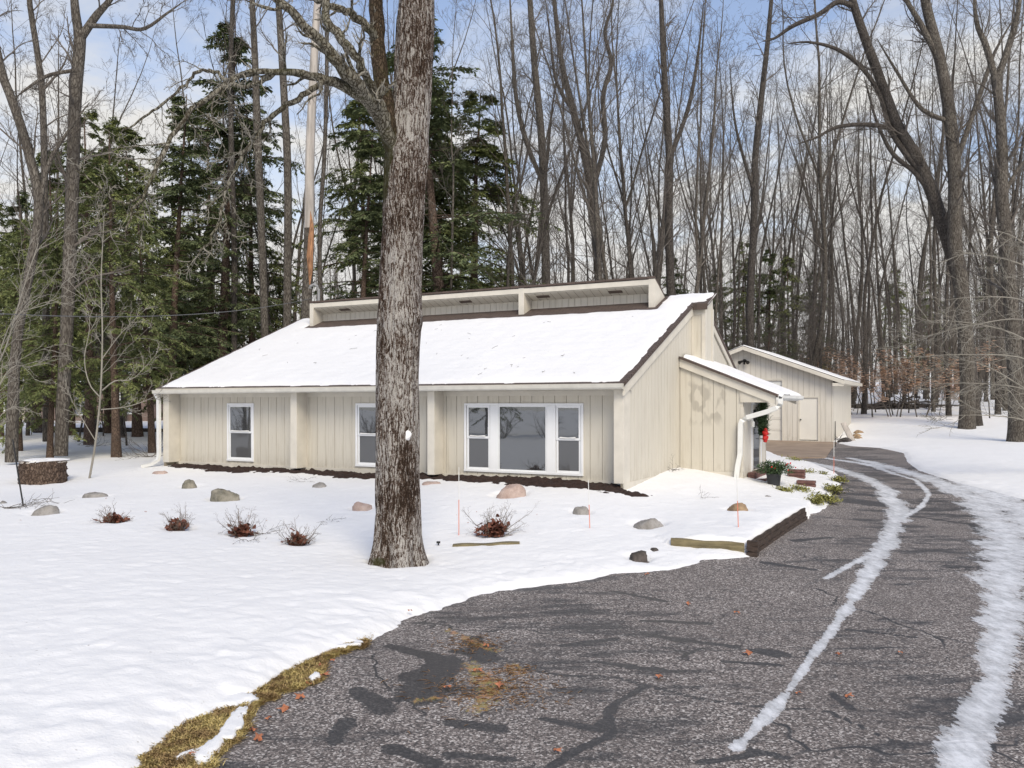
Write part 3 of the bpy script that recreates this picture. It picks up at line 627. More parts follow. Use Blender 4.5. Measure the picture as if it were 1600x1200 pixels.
# clerestory
cl = MB(); e = .0
cl.box(-13.10, -.985, 5.03, 5.07, zr(5.05)-.20, zr(5.05)-.055); fas = cl.build('clerestory_fascia', M['trim'], house, .004)
mb = MB(); mg = MB(); siding(mb, mg, lambda s, d, z: (s, 5.5+d, z), -12.95, -1.15, zf(5.5)-.05, zr(5.5)-.14, None, .2)
w = mb.build('clerestory_wall', M['siding'], house); mg.build('backing', M['groove'], w)
mb = MB(); mb.hexa([(-12.95, 5.07, zr(5.07)-.215), (-1.15, 5.07, zr(5.07)-.215), (-1.15, 5.52, zr(5.52)-.16), (-12.95, 5.52, zr(5.52)-.16)], [(-12.95, 5.07, zr(5.07)-.195), (-1.15, 5.07, zr(5.07)-.195), (-1.15, 5.52, zr(5.52)-.14), (-12.95, 5.52, zr(5.52)-.14)])
s_ = mb.build('clerestory_soffit', M['soffit'], house)
mb = MB(); x = -12.9
while x < -1.2: mb.hexa([(x, 5.075, zr(5.07)-.219), (x+.012, 5.075, zr(5.07)-.219), (x+.012, 5.51, zr(5.51)-.165), (x, 5.51, zr(5.51)-.165)], [(x, 5.075, zr(5.07)-.214), (x+.012, 5.075, zr(5.07)-.214), (x+.012, 5.51, zr(5.51)-.159), (x, 5.51, zr(5.51)-.159)]); x += .25
mb.build('soffit_joint', M['groove'], s_)
for x in (-2.2, -4.45, -7.1, -9.6, -11.8):
    mb = MB(); mb.hexa([(x-.2, 5.20, zr(5.2)-.222), (x+.2, 5.20, zr(5.2)-.222), (x+.2, 5.32, zr(5.32)-.204), (x-.2, 5.32, zr(5.32)-.204)], [(x-.2, 5.20, zr(5.2)-.195), (x+.2, 5.20, zr(5.2)-.195), (x+.2, 5.32, zr(5.32)-.18), (x-.2, 5.32, zr(5.32)-.18)]); mb.build('soffit_vent', M['vent'], s_)
def cheek(x0, x1, b1): 
    mb = MB(); b0 = 5.025; bm = min(b1, 5.99)
    mb.extr([(b0, zf(b0)-.05), (bm, zf(bm)-.05), (bm, min(zr(bm)-.052, 99)), (b0, zr(b0)-.052)], 'x', x0, x1); return mb.build('cheek_wall', M['trim'], house, .004)
cheek(-1.15, -.97, 5.97); cheek(-13.11, -12.95, 5.97); cheek(-5.14, -4.96, 5.5); cheek(-9.2, -9.02, 5.5)
# gutter with end caps, a little slope to the left
gz0, gz1 = C(.315), C(.425)
mb = MB(); pr = [(-.28, .03), (-.26, .0), (-.165, .0), (-.165, .11), (-.178, .11), (-.178, .015), (-.25, .015), (-.275, .11), (-.29, .11)]
n = len(mb.v)
for xx, dz in ((XL, -.04), (XR, 0)):
    for p in pr: mb.v.append((xx, p[0], C(.305)+p[1]+dz))
m_ = len(pr)
for i in range(m_): j = (i+1) % m_; mb.f.append((i, j, m_+j, m_+i))
mb.f.append(tuple(range(m_))); mb.f.append(tuple(range(2*m_-1, m_-1, -1)))
mb.build('gutter', M['eavegutter'], house)
mb = MB(); mb.box(-14.34, .05, -.165, -.10, C(.29), C(.42)); mb.build('fascia', M['trim'], house)
def flat_tube(mb, pts, wx, wy):
    """rectangular pipe"""
    prs = []
    n = len(mb.v); Np = len(pts); V_ = [Vector(p) for p in pts]
    for i, p in enumerate(V_):
        d = (V_[min(i+1, Np-1)]-V_[max(i-1, 0)]).normalized(); a = Vector((1, 0, 0)) if abs(d.x) < .8 else Vector((0, 0, 1)); sd_ = (a-d*a.dot(d)).normalized(); u = d.cross(sd_)
        for sx, sy in ((-1,-1),(1,-1),(1,1),(-1,1)): mb.v.append(tuple(p+sd_*sx*wx/2+u*sy*wy/2))
    for i in range(Np-1):
        for j in range(4): k = (j+1) % 4; mb.f.append((n+i*4+j, n+i*4+k, n+i*4+4+k, n+i*4+4+j))
    mb.f.append((n+3, n+2, n+1, n)); e_ = n+(Np-1)*4; mb.f.append((e_, e_+1, e_+2, e_+3))
mb = MB(); flat_tube(mb, [(-14.29, -.2, C(.29)), (-14.29, -.16, C(.2)), (-14.29, -.10, C(.1)), (-14.29, -.09, .35), (-14.29, -.13, .2), (-14.38, -.3, .08), (-14.5, -.55, .03)], .10, .085); mb.build('downspout', M['gutter'], house)
# chase beside the ridge
mb = MB(); mb.box(.002, .35, 5.2, 6.03, C(.6), zf(5.2)-.10); ch = mb.build('chase', M['siding'], house)
mb = MB(); mb.extr([(5.2, zf(5.2)-.103), (6.03, zf(5.2)-.103), (6.0, zf(6.0)-.115), (5.2, zf(5.2)-.100)], 'x', .002, .35)
mb.box(.27, .372, 5.175, 5.199, C(.7), zf(5.2)-.11); mb.box(.351, .372, 5.199, 5.30, C(.7), zf(5.2)-.11); mb.box(.002, .06, 5.175, 5.199, C(.9), zf(5.2)-.13); mb.box(.351, .372, 5.9, 6.05, C(.6), zf(5.2)-.11); mb.build('corner_board', M['trim'], ch)
mb = MB(); mb.box(.06, .27, 5.18, 5.199, zf(5.2)-.32, zf(5.2)-.12); mb.build('trim_board', M['trim'], ch)
mb = MB(); mb.box(.06, .45, 5.06, 5.078, zf(5.1)-.16, zf(5.1)-.0); mb.build('fascia', M['shingle'], ch)
# ---- entry wing
EB0, EB1 = 4.09, 6.9
def ze(x): return C(1.2-.402*x)
mb, mg = MB(), MB(); siding(mb, mg, lambda s, d, z: (s, EB0+d, z), .013, 1.6, .14, lambda s: ze(s)-.28, None, .285)
ew = mb.build('entry_wall', M['stained'], house); mg.build('backing', M['groove'], ew)
mb = MB(); mb.box(.013, 1.6, EB0-.012, EB0+.05, -.6, .138); mb.build('skirt_board', M['trim'], ew)
mb = MB(); mb.box(1.54, 1.615, EB0-.010, EB0-.001, .14, C(-.1)-.0); mb.build('corner_board', M['trim'], ew)
mb = MB(); mb.extr([(1.53, C(0.02)), (2.36, C(0.02)), (2.36, ze(2.36)-.22), (1.53, ze(1.53)-.25)], 'y', EB0-.03, EB0+.06); mb.build('porch_header', M['siding'], house)
mb, mg = MB(), MB(); siding(mb, mg, lambda s, d, z: (1.6-d, s, z), EB0+.03, 5.0, -.3, C(.4), None, .3); siding(mb, mg, lambda s, d, z: (1.6-d, s, z), 6.18, 6.9, -.3, C(.4), None, .3)
w = mb.build('entry_wall', M['garage'], house); mg.build('backing', M['groove'], w)
mb, mg = MB(), MB(); siding(mb, mg, lambda s, d, z: (s, 6.9-d, z), .013, 1.6, -.1, lambda s: ze(s)-.28, None, .285)
w = mb.build('entry_wall', M['siding'], house); mg.build('backing', M['groove'], w)
mb = MB(); slabx = lambda x0, x1, b0, b1, t, o: mb.hexa([(x0, b0, ze(x0)-t), (x1, b0, ze(x1)-t), (x1, b1, ze(x1)-t), (x0, b1, ze(x0)-t)], [(x0, b0, ze(x0)-o), (x1, b0, ze(x1)-o), (x1, b1, ze(x1)-o), (x0, b1, ze(x0)-o)])
slabx(.0135, 2.46, 3.96, 6.98, .055, 0); er = mb.build('entry_roof', M['shingle'], house)
for b0_, b1_ in ((4.02, 4.06), (6.9, 6.95)): mb = MB(); slabx(.0135, 2.40, b0_, b1_, .27, .057); mb.build('barge_board', M['trim'], er)
mb = MB(); slabx(.10, 2.42, 4.062, 6.89, .09, .06); mb.build('soffit', M['soffit'], er)
xs_ = np.arange(.05, 2.58, .05); bs_ = np.arange(3.98, 6.99, .05); Xg, Bg = np.meshgrid(xs_, bs_)
d = np.minimum(np.minimum(Xg*0+1, 2.56-Xg), np.minimum(Bg-4.10-.10*np.clip(1.5-Xg, 0, 2), 6.94-Bg))+.06*fbm(Xg, Bg, 4, 3)
Zg = np.where(Xg < 2.44, ze(Xg), ze(2.44)-(Xg-2.44)*.35)+np.where(d > 0, .085*(1-np.exp(-d/.08))+.02*fbm(Xg, Bg, 3, 3), -.03)
npobj('roof_snow', np.stack([Xg, Bg, Zg], -1).reshape(-1, 3), [gridfaces(len(xs_), len(bs_))], M['roofsnow'], er)
mb = MB(); zg = ze(2.46)-.13
mb.extr([(2.462, zg), (2.55, zg), (2.585, zg+.04), (2.585, zg+.115), (2.57, zg+.115), (2.55, zg+.02), (2.475, zg+.015), (2.475, zg+.11), (2.462, zg+.11)], 'y', 3.98, 6.95); mb.box(2.42, 2.461, 3.98, 6.93, zg-.02, zg+.06); gt = mb.build('gutter', M['gutter'], er)
mb = MB(); flat_tube(mb, [(2.52, 3.97, zg+.02), (2.52, 3.95, zg-.10), (2.44, 3.94, zg-.19), (2.2, 3.945, zg-.29), (1.72, 3.97, zg-.43), (1.60, 3.98, zg-.50), (1.565, 3.985, zg-.60), (1.555, 3.985, C(-1.25)), (1.50, 3.97, C(-1.55)), (1.46, 3.95, C(-1.96))], .115, .10); mb.build('downspout', M['gutter'], house, .008)
# entry door with storm door
mb = MB(); dz0, dz1 = C(-1.97), C(.02)
mb.box(1.56, 1.63, 4.98, 5.06, dz0, dz1); mb.box(1.56, 1.63, 6.10, 6.18, dz0, dz1); mb.box(1.56, 1.63, 5.06, 6.10, dz1-.07, dz1); mb.box(1.5, 1.66, 5.06, 6.10, dz0-.06, dz0+.0)
dr = mb.build('entry_door', M['vinyl'], house)
mb = MB(); a, b = 5.065, 6.095
mb.box(1.585, 1.62, a, a+.12, dz0+.002, dz1-.072); mb.box(1.585, 1.62, b-.12, b, dz0+.002, dz1-.072); mb.box(1.585, 1.62, a+.12, b-.12, dz1-.19, dz1-.072); mb.box(1.585, 1.62, a+.12, b-.12, dz0+.002, dz0+.25); mb.build('frame', M['door'], dr)
mb = MB(); mb.box(1.597, 1.607, a+.12, b-.12, dz0+.25, dz1-.19); mb.build('pane', M['glass'], dr)
mb = MB(); mb.tube([(1.62, b-.06, C(-.95)), (1.68, b-.06, C(-.95)), (1.68, b-.13, C(-.95))], .012, 8); mb.tube([(1.62, b-.06, C(-.80)), (1.65, b-.06, C(-.80))], .025, 10); mb.build('handle', M['metal'], dr)
mb = MB(); mb.box(1.52, 1.60, 5.0, 6.2, -.6, dz0-.065); mb.build('door_sill_wall', M['brick'], house)
# lantern fixture under the elbow of the downspout
mb = MB(); mb.tube([(1.62, 4.55, C(-.42)), (1.72, 4.55, C(-.40)), (1.74, 4.55, C(-.48)), (1.74, 4.55, C(-.60))], [.02, .03, .05, .045], 8); mb.build('porch_lamp', M['gutter'], house)
# service mast behind the left end of the clerestory
pm = Wp(491, 478, 30.2)
mb = MB(); top = Vector(Wp(497, 448, 30.0)); b0 = Vector((pm[0]+.25, pm[1], 4.0))
mb.tube([(top.x+.02, top.y, 4.3), (top.x+.02, top.y, top.z-.1), (top.x-.03, top.y, top.z+.02), (top.x-.15, top.y, top.z+.08), (top.x-.27, top.y, top.z+.02), (top.x-.28, top.y, top.z-.06)], [.05,.05,.05,.05,.05,.06], 10)
mast = mb.build('service_mast', M['galv']); tag(mast, 'grey bent-top service mast pipe behind the left end of the clerestory', 'mast')
mb = MB(); a = Vector(Wp(488, 466, 30)); b = Vector(Wp(-40, 488, 16)); pts = []
for i in range(41):
    t = i/40; p = a.lerp(b, t); p.z -= 1.0*4*t*(1-t)*.30; p.z += .0; pts.append(tuple(p))
mb.tube(pts, .010, 6); o = mb.build('overhead_cable', M['wire']); tag(o, 'sagging grey overhead cable running left from the roof mast', 'cable')
mb = MB(); a = Vector(Wp(500, 449, 30)); b = Vector(Wp(700, 470, 60)); mb.tube([tuple(a.lerp(b, i/12)-Vector((0, 0, .8*4*(i/12)*(1-i/12)))) for i in range(13)], .014, 5); o = mb.build('overhead_cable', M['wire']); tag(o, 'thin cable running right from the roof mast behind the clerestory', 'cable')
# mulch strip along the wall
bx = np.arange(-13.9, .75, .05); by = np.linspace(-.75, .42, 26); Xg, Bg = np.meshgrid(bx, by)
wx = P0[0]+UX*Xg+NX*Bg; wy = P0[1]+UY*Xg+NY*Bg
front_e = -.38+.10*np.sin(Xg*1.3)+.25*fbm(Xg, Xg*0, 3, 1.1)
dd = np.minimum(Bg-front_e, .75-Xg)+.22*fbm(Xg, Bg, 4, 5); dd = np.where(Xg > .02, np.minimum(dd, .05-Bg+.1*fbm(Xg, Bg, 3, 4)), dd)
zz = hs(wx, wy)+np.where(dd > 0, .13*(1-np.exp(-dd/.1))+.09*fbm(Xg, Bg, 3, 9), -.08)
o = npobj('mulch_bed', np.stack([wx, wy, zz], -1).reshape(-1, 3), [gridfaces(len(bx), len(by))], M['mulch'], smooth=False); tag(o, 'strip of dark bark mulch along the foot of the house wall', 'mulch', None, 'stuff')
# ------------------------------------------------------------------ garage
GZ = .70; gar = empty('garage', (G0[0], G0[1], GZ), RZ, 'beige gabled garage with white side door at the end of the drive', 'garage')
RG = ZC-GZ
def gt_(x): return RG+ (2.70+ .375*(x+3.92) if x < -3.92 else 2.70-.375*(x+3.92))
mb, mg = MB(), MB(); gh = [(-5.6, -2.23, -.05, RG+1.04), (-1.53, -.60, .1, RG+.30)]
zt = lambda s: gt_(s)-.14
gp = lambda s, d, z: (s, d, z)
siding(mb, mg, gp, -7.84, -3.92, .0, zt, None, .24, [gh[0]]); siding(mb, mg, gp, -3.92, 0, .0, zt, None, .24, gh)
w = mb.build('wall', M['garage'], gar); mg.build('backing', M['groove'], w)
mb, mg = MB(), MB(); siding(mb, mg, lambda s, d, z: (-d, s, z), .035, 7.0, -.3, RG+1.13, None, .24)
w = mb.build('wall', M['garage'], gar); mg.build('backing', M['groove'], w)
mb = MB(); mb.box(-7.84, -7.78, .05, 7, -.3, RG+1.1); mb.extr([(-7.84, 0), (-.04, 0), (-.04, zt(-.04)), (-3.92, zt(-3.92)), (-7.84, zt(-7.84))], 'y', 6.94, 7.0); mb.build('wall', M['garage'], gar)
mb = MB()
mb.hexa([(-4.0+.08, -.42, RG+2.60), (.5, -.42, gt_(.5)-.10), (.5, 7.3, gt_(.5)-.10), (-3.92, 7.3, RG+2.60)], [(-3.92, -.42, RG+2.70), (.5, -.42, gt_(.5)), (.5, 7.3, gt_(.5)), (-3.92, 7.3, RG+2.70)])
mb.hexa([(-8.34, -.42, gt_(-8.34)-.10), (-3.925, -.42, RG+2.60), (-3.925, 7.3, RG+2.60), (-8.34, 7.3, gt_(-8.34)-.10)], [(-8.34, -.42, gt_(-8.34)), (-3.925, -.42, RG+2.70), (-3.925, 7.3, RG+2.70), (-8.34, 7.3, gt_(-8.34))])
gr = mb.build('roof', M['shingle'], gar)
mb = MB()
for a, b in ((-8.34, -3.925), (-3.92, .5)): mb.hexa([(a, -.445, gt_(a)-.21), (b, -.445, gt_(b)-.21), (b, -.422, gt_(b)-.21), (a, -.422, gt_(a)-.21)], [(a, -.445, gt_(a)-.03), (b, -.445, gt_(b)-.03), (b, -.422, gt_(b)-.03), (a, -.422, gt_(a)-.03)])
mb.box(.501, .525, -.44, 7.3, gt_(.5)-.17, gt_(.5)-.01); mb.box(.0, .49, -.42, 7.2, gt_(.5)-.16, gt_(.5)-.14); mb.box(.02, .5, -.42, -.38, gt_(.5)-.28, gt_(.5)-.16); mb.build('fascia', M['trim'], gr)
for s in (0, 1):
    xs_ = np.arange(-3.92, .5, .08) if s else np.arange(-8.3, -3.85, .08); bs_ = np.arange(-.44, 7.2, .12); Xg, Bg = np.meshgrid(xs_, bs_)
    zz = RG+2.70-.375*np.abs(Xg+3.92)+.035+.01*fbm(Xg, Bg, 3, 3)-.10*(np.abs(Bg+.44) < .01)-.1*((Xg > .41) | (Xg < -8.25))
    npobj('roof_snow', np.stack([Xg, Bg, zz], -1).reshape(-1, 3), [gridfaces(len(xs_), len(bs_))], M['roofsnow'], gr)
# doors
mb = MB()
for k in range(5):
    z0 = .0+k*.52; z1 = z0+.51; mb.box(-5.58, -2.25, .09, .13, z0+.0, z1)
    for q in range(4): 
        a = -5.5+q*.82; mb.box(a, a+.72, .078, .089, z0+.08, z1-.08)
od = mb.build('overhead_door', M['door'], gar, .005)
mb = MB(); mb.box(-5.58, -2.25, .07, .12, 2.61, RG+1.03); mb.build('header_panel', M['vent'] if False else M['gutter'], od)
mb = MB(); mb.box(-2.235, -2.15, -.012, .14, -.05, RG+1.08); mb.box(-5.70, -2.15, -.012, .14, RG+1.081, RG+1.15); mb.box(-5.70, -5.6, -.012, .14, -.05, RG+1.08); mb.build('door_frame', M['trim'], od)
mb = MB(); mb.box(-1.47, -.66, .03, .07, .13, RG+.24); sdoor = mb.build('side_door', M['door'], gar, .004)
mb = MB()
for a, b, c, d in ((-1.53, -1.475, .08, RG+.30), (-.655, -.60, .08, RG+.30)): mb.box(a, b, -.02, .06, c, d)
mb.box(-1.474, -.656, -.02, .06, RG+.245, RG+.30); mb.box(-1.55, -.58, -.05, .06, .06, .079); mb.build('frame', M['trim'], sdoor)
mb = MB(); mb.tube([(-1.40, .03, 1.05), (-1.40, -.03, 1.05)], [.02, .035], 10); mb.build('handle', M['metal'], sdoor)
mb = MB(); mb.box(-2.15, .02, -.03, -.001, -.1, .05); mb.build('skirt_board', M['trim'], gar)
mb = MB(); mb.tube([(-3.92, -.02, RG+2.0), (-3.92, -.12, RG+2.0)], [.08, .08], 10)
for sx in (-1, 1): mb.tube([(-3.92, -.1, RG+2.0), (-3.92+sx*.12, -.2, RG+1.96), (-3.92+sx*.20, -.32, RG+1.90)], [.03, .05, .09], 10)
mb.tube([(-3.92, -.1, RG+1.96), (-3.92, -.16, RG+1.84)], [.04, .05], 8); mb.build('floodlight', M['metal'], gar)
# ------------------------------------------------------------------ trees
def nrm(a): return a/np.maximum(np.linalg.norm(a, axis=-1, keepdims=True), 1e-9)
def rings(P, Rd, k):
    """P (N,n,3) R (N,n) -> verts, quad faces"""
    Nn, n, _ = P.shape
    T_ = np.empty_like(P); T_[:, 1:-1] = P[:, 2:]-P[:, :-2]; T_[:, 0] = P[:, 1]-P[:, 0]; T_[:, -1] = P[:, -1]-P[:, -2]; T_ = nrm(T_)
    ref = np.where(np.abs(nrm(P[:, -1:]-P[:, :1])[..., 2:3]) > .8, np.array([1., 0, 0]), np.array([0, 0, 1.]))
    A_ = nrm(np.cross(T_, ref)); B_ = np.cross(A_, T_)
    th = 2*np.pi*np.arange(k)/k
    V = P[:, :, None]+(A_[:, :, None]*np.cos(th)[:, None]+B_[:, :, None]*np.sin(th)[:, None])*Rd[:, :, None, None]
    base = (np.arange(Nn)*n*k)[:, None, None]; i = (np.arange(n-1)*k)[None, :, None]; j = np.arange(k)[None, None, :]; j2 = (j+1) % k
    a = base+i+j; b = base+i+j2; Fq = np.stack([a, b, b+k, a+k], -1).reshape(-1, 4)
    return V.reshape(-1, 3), Fq
class TM:
    def __init__(s): s.V = []; s.F = {}; s.n = 0
    def add(s, V, Fs):
        s.V.append(V); s.F.setdefault(Fs.shape[1], []).append(Fs+s.n); s.n += len(V)
    def tubes(s, P, Rd, k): V, Fq = rings(P, Rd, k); s.add(V, Fq)
    def mesh(s, name, mat, smooth=True): return npmesh(name, np.concatenate(s.V), [np.concatenate(f) for f in s.F.values()], mat, smooth)
def grow(p0, d0, L, m, wander, trop, rng):
    Nn = len(p0); P = np.empty((Nn, m, 3)); P[:, 0] = p0; d = nrm(d0)
    for i in range(1, m):
        d = nrm(d+rng.normal(0, wander, (Nn, 3))+np.array([0, 0, trop])); P[:, i] = P[:, i-1]+d*(L/(m-1))[:, None]
    return P
def kids(P, Rd, K, t0, t1, lr, ang, m, wander, trop, rng, rr=.55, tip=.3, lpow=.6, rmin=.004):
    Nn, n, _ = P.shape
    t = (t0+(t1-t0)*(np.arange(K)[None, :]+rng.random((Nn, K)))/K)*(n-1); i = np.minimum(t.astype(int), n-2); f = (t-i)[..., None]
    ar = np.arange(Nn)[:, None]; p = P[ar, i]*(1-f)+P[ar, i+1]*f; tg = nrm(P[ar, i+1]-P[ar, i]); r = Rd[ar, i]*(1-f[..., 0])+Rd[ar, i+1]*f[..., 0]
    L = np.linalg.norm(np.diff(P, axis=1), axis=2).sum(1)[:, None]*lr*(1-lpow*(t/(n-1)))*rng.uniform(.6, 1.15, (Nn, K))
    q = nrm(rng.normal(0, 1, (Nn, K, 3))); side = nrm(np.cross(tg, q)); a = rng.uniform(ang[0], ang[1], (Nn, K))[..., None]
    d = tg*np.cos(a)+side*np.sin(a)
    p = p.reshape(-1, 3); d = d.reshape(-1, 3); L = L.ravel(); r = np.maximum(r.ravel()*rr, rmin)
    Q = grow(p, d, L, m, wander, trop, rng); taper = np.linspace(1, tip, m)[None, :]
    return Q, r[:, None]*taper
def resample(P, Rd, n):
    P = np.array(P, float); Rd = np.array(Rd, float); d = np.concatenate([[0], np.cumsum(np.linalg.norm(np.diff(P, axis=0), axis=1))]); t = np.linspace(0, d[-1], n)
    # smooth interpolation (catmull-rom)
    out = []
    for tt in t:
        i = min(max(np.searchsorted(d, tt)-1, 0), len(P)-2); u = (tt-d[i])/(d[i+1]-d[i]+1e-9)
        p0 = P[max(i-1, 0)]; p1 = P[i]; p2 = P[i+1]; p3 = P[min(i+2, len(P)-1)]
        out.append(.5*((2*p1)+(-p0+p2)*u+(2*p0-5*p1+4*p2-p3)*u*u+(-p0+3*p1-3*p2+p3)*u**3))
    return np.array(out), np.interp(t, d, Rd)
def hardwood(seed, H=25, r=.2, first=.3, spread=1.0, nb=20, lean=.02, fork=None, dens=1.0, trunkmat='graybark', wig=.035, t4=True):
    rng = np.random.default_rng(seed); n = 18
    P = grow(np.zeros((1, 3)), np.array([[rng.normal(0, lean), rng.normal(0, lean), 1.]]), np.array([H]), n, wig, .03, rng)
    P[:, 0, 2] -= .4; Rd = .74*r*np.linspace(1, .06, n)[None, :]**.9; Rd[0, 0] *= 1.45; Rd[0, 1] *= 1.0
    tr = TM(); tr.tubes(P, Rd, 9); cr = TM(); mains = [(P, Rd)]
    if fork:
        for q in range(fork):
            i0 = rng.integers(5, 9); a = rng.uniform(0, 6.28)
            Q = grow(P[0, i0][None], np.array([[math.cos(a)*.35, math.sin(a)*.35, 1.]]), np.array([H*(1-i0/n)*rng.uniform(.75, 1)]), 12, .05, .05, rng); Rq = (Rd[0, i0]*.72)*np.linspace(1, .1, 12)[None, :]**.8
            tr.tubes(Q, Rq, 8); mains.append((Q, Rq))
    for mi, (P_, R_) in enumerate(mains):
        K = int(nb*(1 if mi == 0 else .6))
        L1, R1 = kids(P_, R_, K, first if mi == 0 else .15, .97, .25*spread, (.45, .95), 8, .10, .07, rng, .36, .2, .5, .010)
        L2, R2 = kids(L1, R1, int(6*dens), .2, .95, .48, (.35, 1.0), 5, .15, .04, rng, .55, .3, .4, .007)
        L3, R3 = kids(L2, R2, int(5*dens), .15, .98, .5, (.35, 1.0), 4, .18, .03, rng, .65, .4, .4, .005)
        cr.tubes(L1, R1, 5); cr.tubes(L2, R2, 4); cr.tubes(L3, R3, 3)
        if t4: L4, R4 = kids(L3, R3, 3, .2, .98, .5, (.3, .8), 3, .16, .03, rng, .7, .5, .3, .005); cr.tubes(L4, R4, 3)
    return tr.mesh('trunk', M[trunkmat]), cr.mesh('crown', M['twig'])
def conifer(seed, H=16, r=.19, base=.12, spread=3.3, droop=-.10, mat='needles', full=1.0, leafs=.165, clear=0):
    spread *= 1.15; full *= 1.05
    rng = np.random.default_rng(seed); n = 14
    P = grow(np.zeros((1, 3)), np.array([[0, 0, 1.]]), np.array([H]), n, .015, .05, rng); P[:, 0, 2] -= .4; Rd = r*np.linspace(1, .08, n)[None, :]; Rd[0, 0] *= 1.3
    tr = TM(); tr.tubes(P, Rd, 9)
    K = int(95*full); t = np.sort(base+(1-base)*rng.random(K)**.9); ti = t*(n-1); i = np.minimum(ti.astype(int), n-2); f = (ti-i)[:, None]
    p = P[0, i]*(1-f)+P[0, i+1]*f; az = rng.uniform(0, 2*np.pi, K)+0*t
    Lb = spread*(1-((t-base)/(1-base)))**.75*rng.uniform(.35, 1.25, K)*np.clip((t-base)*9+.55, .5, 1)+.35
    d = np.stack([np.cos(az), np.sin(az), .22-.10*(1-t)+rng.normal(0, .22, K)], 1)
    B = grow(p, d, Lb, 9, .06, droop, rng); Rb = .035*(Lb/3.3)[:, None]*np.linspace(1, .15, 9)[None, :]+.004
    tr.tubes(B, Rb, 4)
    # flat side shoots, then feathery sprays along them
    K2 = 15; a = np.tile(np.array([1, -1]), 8)[:K2]; tt = (.12+.86*(np.arange(K2)[None, :]+rng.random((K, K2)))/K2); x = tt*8; i = np.minimum(x.astype(int), 7); f = (x-i)[..., None]; ar = np.arange(K)[:, None]
    p2 = B[ar, i]*(1-f)+B[ar, i+1]*f; tg = nrm(B[ar, i+1]-B[ar, i]); sd_ = nrm(np.cross(tg, np.array([0, 0, 1.])))
    d2 = tg*.75+sd_*a[None, :, None]*rng.uniform(.5, 1.0, (K, K2, 1))+rng.normal(0, .28, (K, K2, 3))*np.array([.4, .4, 1])-np.array([0, 0, .12]); L2 = (.22+.50*Lb[:, None]/3*(1-tt*.7))*rng.uniform(.6, 1.3, (K, K2))
    Q = grow(p2.reshape(-1, 3), d2.reshape(-1, 3), L2.ravel(), 5, .10, -.06, rng)
    K3 = 24; u = (np.arange(K3)[None, :]+rng.random((len(Q), K3)))/K3*4; i = np.minimum(u.astype(int), 3); f = (u-i)[..., None]; ar = np.arange(len(Q))[:, None]
    p3 = (Q[ar, i]*(1-f)+Q[ar, i+1]*f); tg = nrm(Q[ar, i+1]-Q[ar, i]); s3 = nrm(np.cross(tg, np.array([0, 0, 1.])))
    sg = rng.choice([-1, 1], (len(Q), K3, 1)); dl = nrm(tg*rng.uniform(.35, 1, (len(Q), K3, 1))+s3*sg*rng.uniform(.4, 1, (len(Q), K3, 1))+rng.normal(0, .22, (len(Q), K3, 3))+np.array([0, 0, -.28]))
    p3 = p3.reshape(-1, 3)+rng.normal(0, .02, (len(Q)*K3, 3)); dl = dl.reshape(-1, 3); ll = leafs*rng.uniform(.5, 1.2, len(p3))[:, None]
    w_ = nrm(np.cross(dl, nrm(rng.normal(0, .35, (len(p3), 3))+np.array([0, 0, 1.]))))*ll*.19
    V = np.stack([p3, p3+dl*ll*.55+w_, p3+dl*ll, p3+dl*ll*.5-w_], 1).reshape(-1, 3)
    lm = npmesh('crown', V, [np.arange(len(V)).reshape(-1, 4)], M[mat], False)
    return tr.mesh('trunk', M['redbark']), lm
def bushy(seed, H, n0, r, mat, spread=.5, leaves=None, K=(6, 5, 3), mid=.3):
    """multi-stem twiggy shrub / sapling clump"""
    rng = np.random.default_rng(seed); a = rng.uniform(0, 6.28, n0)
    d = np.stack([np.cos(a)*spread*rng.random(n0), np.sin(a)*spread*rng.random(n0), np.ones(n0)], 1)
    p = np.stack([np.cos(a)*.04*H, np.sin(a)*.04*H, 0*a-.05], 1)*np.array([1, 1, 1.])
    P = grow(p, d, H*rng.uniform(.6, 1, n0), 8, .10, .02, rng); Rd = r*np.linspace(1, .25, 8)[None, :]*np.ones((n0, 1)); t = TM(); t.tubes(P, Rd, 5)
    L, Rr = P, Rd
    for q, k in enumerate(K): L, Rr = kids(L, Rr, k, mid if q == 0 else .2, .98, .45, (.4, 1.1), 4, .18, .02, rng, .6, .4, .4, r*.12); t.tubes(L, Rr, 3)
    return t, P, L
def tree(name, meshes, x, y, sc, rz, label, cat, group=None, dz=0, tilt=(0, 0), wx=1.0):
    e_ = empty(name, (x, y, snowz(x, y)-.08+dz), rz, label, cat, group); e_.scale = (sc*wx, sc*wx, sc); e_.rotation_euler = (tilt[0], tilt[1], rz)
    last = None
    for i, me in enumerate(meshes):
        o = bpy.data.objects.new(me.name.split('.')[0], me); link(o, e_ if i < 2 else last); last = o
    return e_
HW = [hardwood(101, 27, .20, .28, 1.0, 20), hardwood(102, 25, .17, .35, .8, 18, trunkmat='darkbark'), hardwood(103, 26, .22, .30, 1.1, 18, fork=1), hardwood(104, 24, .15, .25, .75, 18, trunkmat='darkbark', wig=.05),
      hardwood(105, 28, .24, .33, 1.15, 18, fork=2, wig=.05), hardwood(106, 23, .13, .4, .7, 16), hardwood(107, 26, .19, .30, 1.0, 18, fork=1, trunkmat='darkbark', wig=.06)]
FAR = [hardwood(201, 24, .19, .2, 1.0, 20, t4=False, dens=.9), hardwood(202, 22, .15, .2, .9, 20, t4=False, trunkmat='darkbark', dens=.9), hardwood(203, 25, .2, .25, 1.0, 16, fork=1, t4=False, dens=.9)]
